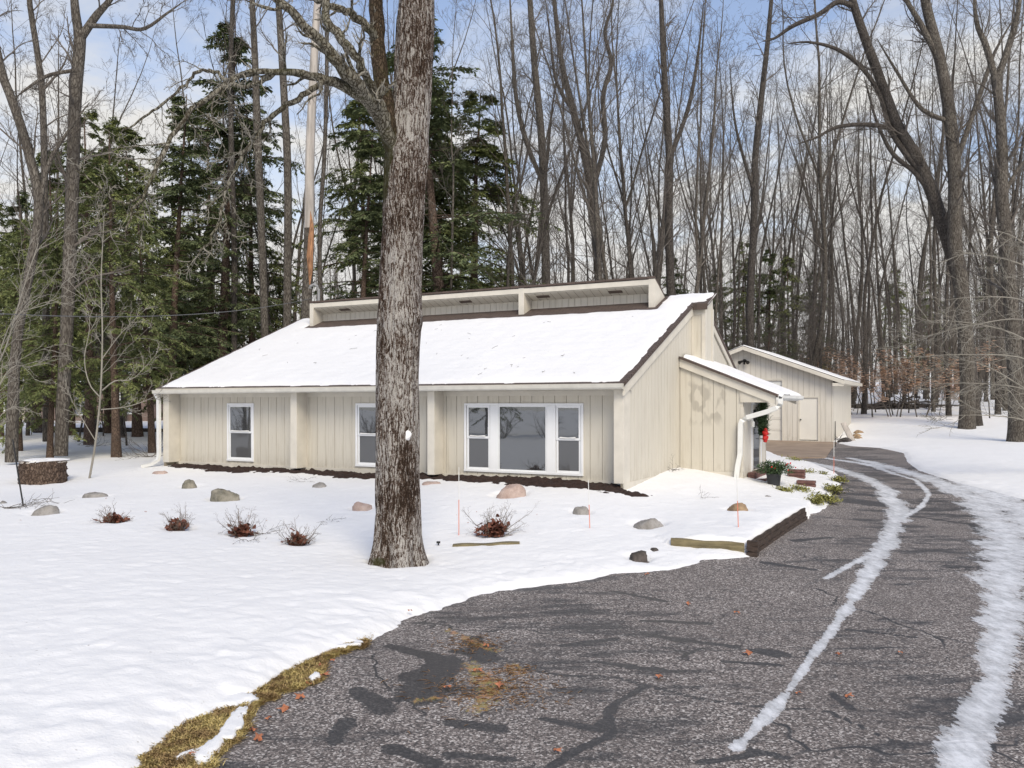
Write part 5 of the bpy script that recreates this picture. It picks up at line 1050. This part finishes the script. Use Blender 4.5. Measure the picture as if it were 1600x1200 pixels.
rocks = [(248,745,26,9,'rockpink','flat reddish rock by the foot of the left downspout'),(295,766,29,15,'rockgreen','rounded pinkish-grey rock left of the largest tilted lawn rock'),(348,786,48,22,'rockgreen','long tilted olive-grey rock below the first window'),(145,781,40,11,'rockgrey','flat grey rock between the stump and the lawn rocks'),
 (66,808,46,20,'rockgrey','broad cracked grey rock beside the leaning pole foot'),(20,802,10,5,'rockgrey','tiny grey stone at the left of the leaning pole'),(3,792,18,8,'rockgrey','grey rock cut by the left edge of the photo'),(53,786,28,4,'rockgrey','thin sliver of rock just right of the leaning pole'),
 (498,766,28,11,'rockgrey','small grey rock between the second window and the lawn'),(566,800,33,15,'rockpink','pale pink rock just left of the oak trunk'),(675,763,34,9,'rockpink','flat pinkish rock right of the oak against the mulch'),(797,780,50,24,'rockpink','large blocky pink granite boulder below the picture window'),
 (908,806,26,13,'rockgrey','small rounded grey rock left of the second orange stake'),(1015,828,50,17,'rockgrey','wedge shaped light grey rock in the bed right of the stakes'),(1154,813,38,17,'rocktan','tan oval rock beside the stake above the timber corner'),(998,878,32,18,'rockdark','dark wet rock at the driveway edge left of the timber'),(1022,868,16,9,'rockdark','small dark stone right of the dark wet rock'),(1200,786,16,6,'rockgrey','small grey stone near the entry planting'),(965,866,20,5,'rockdark','thin dark stone buried in snow left of the dark wet rock')]
for i, r_ in enumerate(rocks): rock(*r_, 900+i)
# leaf-choked twiggy shrubs
def shrub(px, py, wpx, hpx, label, seed, leaf=1.0):
    x, y = G(px, py); Hh = hpx/F*y; t, P, L = bushy(seed, Hh*1.2, 13+seed % 4, .008, None, 1.5*wpx/hpx/1.5, None, (6, 5, 3), .15); r_ = np.random.default_rng(seed)
    e_ = empty('shrub', (x, y, snowz(x, y)-.03), 0, label, 'shrub')
    link(bpy.data.objects.new('stems', t.mesh('stems', M['shrubtwig'])), e_)
    n = int(230*leaf); a = r_.uniform(0, 6.28, n); rr = np.abs(r_.normal(0, 1, n))*wpx/F*y*.14
    Pq = np.stack([np.cos(a)*rr, np.sin(a)*rr, np.abs(r_.normal(0, 1, n))*Hh*.14+.02], 1); V, F_ = blades(Pq, n, .13, .07, None, '', 1.2)
    link(bpy.data.objects.new('caught_leaves', npmesh('caught_leaves', V, [F_], M['leafbrown'], False)), e_)
    return e_
shrub(178, 822, 60, 32, 'leftmost twiggy shrub with red-brown leaves in the snow', 61, .8); shrub(278, 835, 62, 44, 'second shrub from the left, full round bundle of twigs', 62); shrub(378, 844, 58, 48, 'third shrub from the left with flattened twigs trailing at its foot', 63)
shrub(466, 858, 58, 46, 'fourth shrub from the left with a broken twig leaning on it', 64); shrub(772, 843, 84, 64, 'largest bare shrub, below the picture window, with copper leaves at its foot', 65, 1.6)
# trailing twigs, saplings whips
def whips(px, py, n, Lm, label, seed, flat=True, r=.004):
    x, y = G(px, py); rg = np.random.default_rng(seed); a = rg.uniform(0, 6.28, n); d = np.stack([np.cos(a), np.sin(a)*.6, np.full(n, .25)], 1); P = grow(np.zeros((n, 3))+rg.normal(0, .03, (n, 3)), d, rg.uniform(.4, 1, n)*Lm, 7, .25, -.05, rg); P[..., 2] = np.maximum(P[..., 2], .0)
    t = TM(); t.tubes(P, r*np.linspace(1, .4, 7)[None]*np.ones((n, 1)), 4); L, Rr = kids(P, r*np.ones((n, 7)), 5, .2, .95, .4, (.4, 1), 4, .2, .0, rg, .7, .5, .3, .002); t.tubes(L, Rr, 3)
    o = link(bpy.data.objects.new('fallen_twigs', t.mesh('fallen_twigs', M['twig']))); o.location = (x, y, snowz(x, y)+.0); tag(o, label, 'twigs'); return o
whips(415, 842, 9, .8, 'trailing dark twigs between the third and fourth shrub', 71); whips(385, 856, 7, .6, 'flattened twigs at the foot of the third shrub', 72); whips(520, 823, 6, .35, 'few small twigs poking from the snow right of the fourth shrub', 73, r=.003)
whips(1052, 741, 9, .5, 'dead vine twigs at the inner corner of the entry wall', 74); whips(480, 757, 6, .5, 'weak stems in the snow near the second window', 75, r=.003); whips(1095, 784, 5, .4, 'short bare stems in the snow of the entry bed', 76, r=.003); whips(150, 700, 12, 1.5, 'tangle of fallen branches among the hemlock trunks', 77, r=.008); whips(230, 718, 14, 1.8, 'brushy fallen branches left of the house corner', 78, r=.008); whips(10, 800, 9, 1.2, 'bent brush at the left edge beside the stump', 79, r=.007)
whips(1462, 660, 8, 1.3, 'slanting whips in the snow right of the garage', 80, r=.01); whips(250, 873, 3, .12, 'scrap of twig lying on the open lawn', 81, r=.003); whips(375, 925, 3, .14, 'bit of bark and twig on the middle of the lawn', 82, r=.004)
rs = random.Random(5)
for k in range(95):
    px = rs.uniform(5, 1000); py = rs.uniform(770, 1090)
    if py > 1180-px*.42 or sdist(np.array([G(px, py)[0]]), np.array([G(px, py)[1]]), drive)[0] < .3: continue
    o = link(lf.copy()); x, y = G(px, py); s = rs.uniform(.18, .6); o.location = (x, y, snowz(x, y)+.02); o.scale = (s, s*.6, s); o.rotation_euler = (rs.uniform(-.4, .4), rs.uniform(-.3, .3), rs.uniform(0, 6)); tag(o, 'tiny dead leaf lying on the snowy lawn', 'leaf', 'dead leaves scattered on the snow')
# debris on the roof
t = TM(); rg = np.random.default_rng(9); pl = []
for k in range(34):
    xx = rg.uniform(-13, -.4); bb = rg.uniform(.2, 4.6); p = np.array([xx, bb, zf(bb)+.07]); a = rg.uniform(0, 6.28); P = grow(p[None], np.array([[math.cos(a), math.sin(a), math.sin(a)*.42]]), np.array([rg.uniform(.06, .3)]), 5, .7, 0, rg); P[0, :, 2] = zf(0)+M_F*(P[0, :, 1])+.07+0.005; t.tubes(P, np.full((1, 5), .0035), 4)
for px_ in ((-7.9, .25),):
    n = 30; 
q = np.array([[-5.9, .18, zf(.18)+.09]]); 
for k in range(14): a = rg.uniform(0, 6.28); P = grow(q+rg.normal(0, .05, (1, 3)), np.array([[math.cos(a), math.sin(a), .5]]), np.array([.22]), 4, .3, 0, rg); t.tubes(P, np.full((1, 4), .005), 4)
o = link(bpy.data.objects.new('roof_twigs', t.mesh('roof_twigs', M['twig']))); o.location = house.location; o.rotation_euler = house.rotation_euler; tag(o, 'scattered fallen twigs lying on the snowy front roof', 'twigs', None, 'stuff')
# driveway marker stakes
def stake(px, pt, pb, Yoff, label, mats=('orange', 'gutter'), lean=0, r=.007):
    x, y = G(px, pb); z0 = snowz(x, y)-.12; H_ = (pb-pt)/F*y; e_ = empty('marker_stake', (x, y, z0), 0, label, 'stake')
    mb = MB(); mb.tube([(0, 0, 0), (lean*.6, 0, H_*.62)], [r, r], 8); mb.build('rod', M[mats[0]], e_); mb = MB(); mb.tube([(lean*.6, 0, H_*.621), (lean*.8, 0, H_*.85), (lean, 0, H_+.1)], [r, r, r*.8], 8); mb.build('tip', M[mats[1]], e_)
stake(717, 735, 846, 0, 'slim red and white stake in the snow between the oak and the biggest shrub'); stake(922, 755, 833, 0, 'orange stake below the right end of the picture window', lean=-.03); stake(1154, 762, 846, 0, 'thin orange stake beside the tan rock above the timber corner', lean=-.03)
stake(1303, 692, 742, 0, 'faint orange stake by the drive in front of the garage apron', r=.008); stake(38, 690, 797, 0, 'dark leaning metal pole standing in the snow beside the stump', ('metal', 'metal'), -.24, .016)
stake(1305, 660, 698, 0, 'dark stick standing at the right front corner of the garage', ('metal', 'metal'), 0, .018)
x, y = G(685, 864); mb = MB(); mb.tube([(0, 0, -.1), (0, 0, .10)], .012, 7); mb.box(-.03, .03, -.02, .02, .10, .13); o = mb.build('iron_peg', M['metal']); o.location = (x, y, snowz(x, y)-.02); tag(o, 'short dark iron peg right of the oak trunk foot', 'peg')
# stump
x, y = G(67, 758); e_ = empty('tree_stump', (x, y, snowz(x, y)-.15), 0, 'wide cut tree stump with rough bark and snow on top at the left', 'stump')
w_ = 31/F*y; K = 64; th = 2*np.pi*np.arange(K)/K; zs = np.linspace(0, 43/F*y, 20); VV = []
for z in zs:
    rr = w_*(1+.10*np.exp(-z/.15))+.035*np.abs(np.sin(th*13+.6*np.sin(z*9)))+.02*RNG.normal(0, 1, K); VV.append(np.stack([rr*np.cos(th), rr*np.sin(th), z+0*th], 1))
i = (np.arange(19)*K)[:, None]; j = np.arange(K)[None, :]; Fq = np.stack([i+j, i+(j+1) % K, i+K+(j+1) % K, i+K+j], -1).reshape(-1, 4)
npobj('bark', np.concatenate(VV), [Fq], M['redbark'], e_, smooth=False)
mb = MB(); top = VV[-1]; mb.extr([(p[0]*.99, p[1]*.99) for p in top], 'z', zs[-1]-.05, zs[-1]-.001); mb.build('cut_top', M['palewood'], e_)
sn = blob((0, 0, zs[-1]+.005), (w_*.93, w_*.93, .055), 12, 0).build('snow_cap', M['roofsnow'], e_, smooth=True)
# timbers
def timber(a, b, hgt, th_, z0, mat, label, lay=1):
    a = np.array(a); b = np.array(b); d = (b-a)/np.linalg.norm(b-a); n_ = np.array([-d[1], d[0]]); e_ = empty('timber_edging', (a[0], a[1], z0(a)), math.atan2(d[1], d[0]), label, 'timber edging'); L = np.linalg.norm(b-a); dz = z0(b)-z0(a)
    for k in range(lay):
        mb = MB(); nseg = 24; hh = hgt/lay; o0 = -.02*k
        z1 = (k)*hh
        for s in range(nseg):
            x0, x1 = L*s/nseg, L*(s+1)/nseg; q = lambda x: z1+dz*x/L+.008*math.sin(x*9+k*2); mb.hexa([(x0, o0*-1, q(x0)-.0), (x1, o0*-1, q(x1)), (x1, th_, q(x1)), (x0, th_, q(x0))], [(x0, -o0+.006*math.sin(x0*14), q(x0)+hh-.012), (x1, -o0+.006*math.sin(x1*14), q(x1)+hh-.012), (x1, th_, q(x1)+hh-.012), (x0, th_, q(x0)+hh-.012)])
        mb.build('timber', M[mat], e_)
    return e_
gz = lambda p: float(h(p[0], p[1]))-.02
timber(wc[0], G(1163,868), .215, .09, gz, 'timber', 'short mossy grey timber at the front of the entry bed'); timber(G(1178,870), wc[2], .27, .07, gz, 'darktimber', 'dark stacked timber wall turning the corner beside the drive', 3)
a, b = G(1165,869), G(1182,871); timber((a[0]+.0, a[1]-.03), (b[0], b[1]-.03), .275, .13, gz, 'darktimber', 'dark corner block joining the two timber edgings', 3)
timber(G(707,866), G(812,862), .15, .16, lambda p: float(h(p[0], p[1]))+.0, 'timber', 'half buried old log in the snow right of the oak')
# steps, pot, swag, bow, groundcover
hx = lambda x, b, z: (HL(x, b)[0], HL(x, b)[1], z)
st = empty('brick_steps', hx(1.62, 4.5, 0.30), RZ, 'red-brown brick steps below the entry door', 'steps')
for k, (x0, x1, z1) in enumerate(((0, .20, .46), (0, .46, .30), (0, .85, .14))):
    mb = MB()
    for r_ in range(2):
        z0 = z1-.16+r_*.08; x = x0
        while x < x1-.01: w_ = min(.2, x1-x); mb.box(x+.004, x+w_-.004, 0-.002*k-.012*k, 1.75, z0+.004, z0+.076); x += .2
    mb.build('tread', M['brick'], st, .008); 
mb = MB(); mb.box(.0, .84, .03, 1.70, -.3, .12); mb.box(0, .44, .03, 1.7, .1, .28); mb.box(0, .18, .03, 1.7, .2, .44); mb.build('mortar', M['concrete'], st)
for i, (x_, b_, n_, lb) in enumerate(((2.95, 5.0, 3, 'low brick edging block right of the planter'), (2.5, 6.3, 4, 'small brick pillar behind the planter'))):
    z0 = float(hs(*HL(x_, b_)))-.05; e_ = empty('brick_edging', hx(x_, b_, z0), RZ, lb, 'brick block'); mb = MB()
    for r_ in range(n_): mb.box(-.22+.02*(r_ % 2), .22, -.1, .12, r_*.085, r_*.085+.075)
    mb.build('brick', M['brick'], e_, .01)
px_, py_ = G(1209, 762); z0 = snowz(px_, py_)-.06; pt = empty('planter', (px_, py_, z0), 0, 'black pot of evergreen sprigs and red berries by the entry steps', 'planter')
mb = MB(); mb.tube([(0, 0, 0), (0, 0, .30), (0, 0, .32), (0, 0, .34)], [.14, .175, .19, .19], 20); mb.build('pot', M['pot'], pt)
rg = np.random.default_rng(4); n = 1500; a = rg.uniform(0, 6.28, n); el = rg.uniform(0, 1.3, n); rr = .42*rg.random(n)**.6; P = np.stack([np.cos(a)*np.cos(el)*rr*1.2, np.sin(a)*np.cos(el)*rr, .33+np.sin(el)*rr*.75], 1); V, F_ = blades(P, n, .13, .02, None, '', 1.0); npobj('sprigs', V, [F_], M['sprig'], pt, False)
mb = MB()
for k in range(12): a = rg.uniform(0, 6.28); r_ = rg.uniform(.1, .42); c = (r_*math.cos(a)+.15, r_*math.sin(a)-.1, .4+rg.uniform(0, .18)); mb.tube([c, (c[0]+.02, c[1], c[2]+.012), (c[0]+.03, c[1], c[2]+.03)], [.006, .016, .006], 6)
mb.build('berries', M['red'], pt)
sw = empty('door_swag', hx(1.70, 5.6, ZC-.85), RZ, 'evergreen swag hanging on the entry door', 'swag')
n = 2600; z = rg.uniform(0, .85, n); w_ = .13+.20*np.sin(z/.85*np.pi)**.8; P = np.stack([rg.uniform(0, .16, n), rg.normal(0, .55, n)*w_, z], 1); V, F_ = blades(P, n, .14, .018, None, '', 1.2); V[:, 2] -= .0; npobj('sprigs', V, [F_], M['sprig'], sw, False)
bw = empty('door_bow', hx(1.86, 5.35, ZC-.83), RZ, 'bright red bow at the foot of the door swag', 'bow')
mb = MB()
for a in (.5, 2.6, 3.7, 5.7, 4.4, 5.0, 1.4): mb.tube([(0, 0, 0), (.04, math.cos(a)*.12, math.sin(a)*.10), (.02, math.cos(a)*.2, math.sin(a)*.18)], [.015, .055, .035], 8)
mb.tube([(-.03, 0, 0), (.06, 0, 0)], .05, 8); mb.build('ribbon', M['red'], bw)
def cover(pts, n, name, label, ln=.09):
    P = []
    for (px, py, wpx, k) in pts:
        x, y = G(px, py); s = wpx/F*y; q = np.stack([x+rg.normal(0, s/2.6, k), y+rg.normal(0, s*.55, k)], 1); P.append(q)
    P = np.concatenate(P); zz = hs(P[:, 0], P[:, 1])+.05+np.abs(rg.normal(0, .05, len(P))); V, F_ = blades(np.concatenate([P, zz[:, None]], 1), len(P), ln, .035, None, '', .9); o = npobj(name, V, [F_], M['yellowgreen'], smooth=False); tag(o, label, 'ground cover', None, 'stuff')
cover([(1290,785,22,700),(1303,770,16,600),(1312,755,12,500),(1275,790,14,300),(1240,722,16,200),(1262,742,14,160),(1250,770,20,260),(1285,745,10,100),(1225,772,14,200)], 0, 'ground_cover', 'yellow-green ground cover poking out of the snow beside the entry')
# brush and log by the garage corner, brush pile in the wood
x, y = GL(.45, .2); mb = MB(); mb.hexa([(0, 0, 0), (.28, 0, 0), (.28, .08, 0), (0, .08, 0)], [(-.30, .3, .85), (-.08, .3, .9), (-.08, .36, .9), (-.30, .36, .85)]); o = mb.build('leaning_board', M['palewood']); o.location = (x+.15, y-.3, float(h(x, y))); tag(o, 'weathered board leaning at the right front corner of the garage', 'board')
for i, (dx_, dy_, s_) in enumerate(((.55, -.2, .28), (.9, 1.2, .2), (.75, 2.2, .2), (.7, 3.4, .22))):
    xx, yy = GL(dx_, dy_); o = blob((0, 0, 0), (s_, s_, s_*.6), 8, i).build('boulder', M['rockdark'] if i < 1 else M['rocktan']); o.location = (xx, yy, snowz(xx, yy)); tag(o, ['dark rock heap at the garage corner foot', 'first brown stone along the garage side wall', 'second brown stone along the garage side wall', 'farthest brown stone along the garage side wall'][i], 'rock')
whips(1302+10, 690, 12, .6, 'dead weeds at the garage corner beside the leaning board', 90, r=.008)
x, y = (1408-800)/F*55, 55; t = TM(); rg = np.random.default_rng(8); n = 150; a = rg.uniform(0, 6.28, n); P = grow(np.stack([rg.normal(0, 1.0, n), rg.normal(0, .5, n), np.abs(rg.normal(0, .3, n))], 1), np.stack([np.cos(a), np.sin(a), rg.normal(0, .3, n)], 1), rg.uniform(.6, 1.6, n), 5, .15, -.03, rg); t.tubes(P, rg.uniform(.02, .07, n)[:, None]*np.linspace(1, .5, 5)[None], 6)
o = link(bpy.data.objects.new('brush_pile', t.mesh('brush_pile', M['rockdark']))); o.location = (x, y, float(h(x, y))); tag(o, 'dark brush pile at the wood edge right of the garage', 'brush pile')
mb = MB(); mb.tube([(-3.4, 0, .2), (0, .2, .22), (4.8, -.4, .18)], [.2, .17, .12], 9); o = mb.build('fallen_log', M['darkbark']); o.location = (x+1.0, y+1.5, float(h(x, y))); tag(o, 'long fallen log lying behind the brush pile', 'log')
mb = MB(); mb.tube([(-5, 0, .2), (0, .3, .2), (4, -.5, .15)], [.16, .15, .1], 8); o = mb.build('fallen_log', M['darkbark']); o.location = ((190-800)/F*48, 48, float(h(-22, 48))); tag(o, 'fallen log in the snow behind the left hemlock trunks', 'log')
# neighbour house at far left
nx_, ny_ = (75-800)/F*66, 66.0; nb = empty('neighbour_house', (nx_, ny_, float(h(nx_, ny_))-.3), -.15, 'low brick and cream house seen between the trunks at far left', 'house')
mb = MB(); mb.box(-2, 9, 0, 8, 0, 3.1); mb.build('wall', M['farbrick'], nb)
mb = MB(); mb.box(-9, -2.002, .6, 7.4, 0, 3.1); mb.build('wall', M['cream'], nb)
mb = MB(); mb.extr([(-.6, 3.1), (8.6, 3.1), (4, 4.9)], 'x', -9.5, 9.5); rf = mb.build('roof', M['roofsnow'], nb)
for x0, x1, z0, z1, yy in ((-4.2, -2.9, 1.2, 2.5, .6), (-7.4, -6.2, 1.2, 2.5, .6), (2.2, 3.4, .9, 2.6, 0), (6.2, 7.6, 1.0, 2.5, 0)):
    mb = MB(); mb.box(x0-.1, x1+.1, yy-.06, yy-.001, z0-.1, z0); mb.box(x0-.1, x1+.1, yy-.06, yy-.001, z1, z1+.1); mb.box(x0-.1, x0, yy-.06, yy-.001, z0, z1); mb.box(x1, x1+.1, yy-.06, yy-.001, z0, z1); mb.box((x0+x1)/2-.03, (x0+x1)/2+.03, yy-.06, yy-.021, z0, z1); w = mb.build('window', M['vinyl'], nb); mb = MB(); mb.box(x0, x1, yy-.02, yy-.001, z0, z1); mb.build('pane', M['glass'], w)
mb = MB(); mb.box(-5.6, -4.6, .5, .599, 0, 2.1); mb.build('door', M['cream'], nb)
# ------------------------------------------------------------------ light, sky, camera
w = bpy.data.worlds.new('World'); S.world = w; w.use_nodes = True; nt = w.node_tree; bg = nt.nodes['Background']
SUN_EL, SUN_AZ = math.radians(42), math.radians(165)
sky = N(nt, 'ShaderNodeTexSky'); sky.sky_type = 'NISHITA'; sky.sun_disc = False; sky.sun_elevation = SUN_EL; sky.sun_rotation = SUN_AZ; sky.air_density = 1.2; sky.ozone_density = 2.5; sky.dust_density = .6
tc = N(nt, 'ShaderNodeTexCoord'); sx = N(nt, 'ShaderNodeSeparateXYZ'); nt.links.new(tc.outputs['Generated'], sx.inputs[0])
den = mathn(nt, 'MAXIMUM', mathn(nt, 'ADD', sx.outputs['Z'], .18), .05); cb = N(nt, 'ShaderNodeCombineXYZ'); nt.links.new(mathn(nt, 'DIVIDE', sx.outputs['X'], den), cb.inputs[0]); nt.links.new(mathn(nt, 'DIVIDE', sx.outputs['Y'], den), cb.inputs[1])
cl1 = noise(nt, cb.outputs[0], 1.9, 7, .58, .4)
hz = mathn(nt, 'MULTIPLY', mathn(nt, 'SUBTRACT', .50, sx.outputs['Z']), 1.2)       # clouds thicken towards the horizon
cm = ramp(nt, mathn(nt, 'ADD', cl1, hz), [(.60, .10), (.86, 1.)])
CLW = SKYW
skyc = mix(nt, 1.0, sky.outputs[0], SKYTINT, 'MULTIPLY')
cc = mix(nt, noise(nt, cb.outputs[0], 4.5, 5, .6), tuple(CLW*x for x in (.90, .895, .90)), tuple(CLW*x for x in (1.03, 1.01, .96)))
nt.links.new(mix(nt, cm, skyc, cc), bg.inputs['Color']); bg.inputs['Strength'].default_value = .10
sl = bpy.data.lights.new('sun', 'SUN'); sl.energy = 2.3; sl.angle = math.radians(30); sl.color = (1, .905, .71); so = link(bpy.data.objects.new('sun', sl))
# lamp direction matches the sky's sun: rotation is measured from +Y, clockwise seen from above
dv = Vector((math.sin(SUN_AZ)*math.cos(SUN_EL), math.cos(SUN_AZ)*math.cos(SUN_EL), math.sin(SUN_EL))); so.rotation_euler = dv.to_track_quat('Z', 'Y').to_euler(); so.location = (0, 0, 40)
cam = bpy.data.cameras.new('camera'); cam.lens = 36*F/1600; cam.sensor_width = 36; cam.shift_y = 30/1600; cam.clip_start = .1; cam.clip_end = 2000
co = link(bpy.data.objects.new('camera', cam)); co.location = (0, 0, ZC); co.rotation_euler = (math.radians(90), 0, 0); S.camera = co
S.view_settings.view_transform = 'Standard'; S.view_settings.look = 'None'; S.view_settings.exposure = EXPO; S.view_settings.gamma = 1
S.cycles.max_bounces = 4; S.cycles.diffuse_bounces = 2; S.cycles.glossy_bounces = 2
S.cycles.use_denoising = True
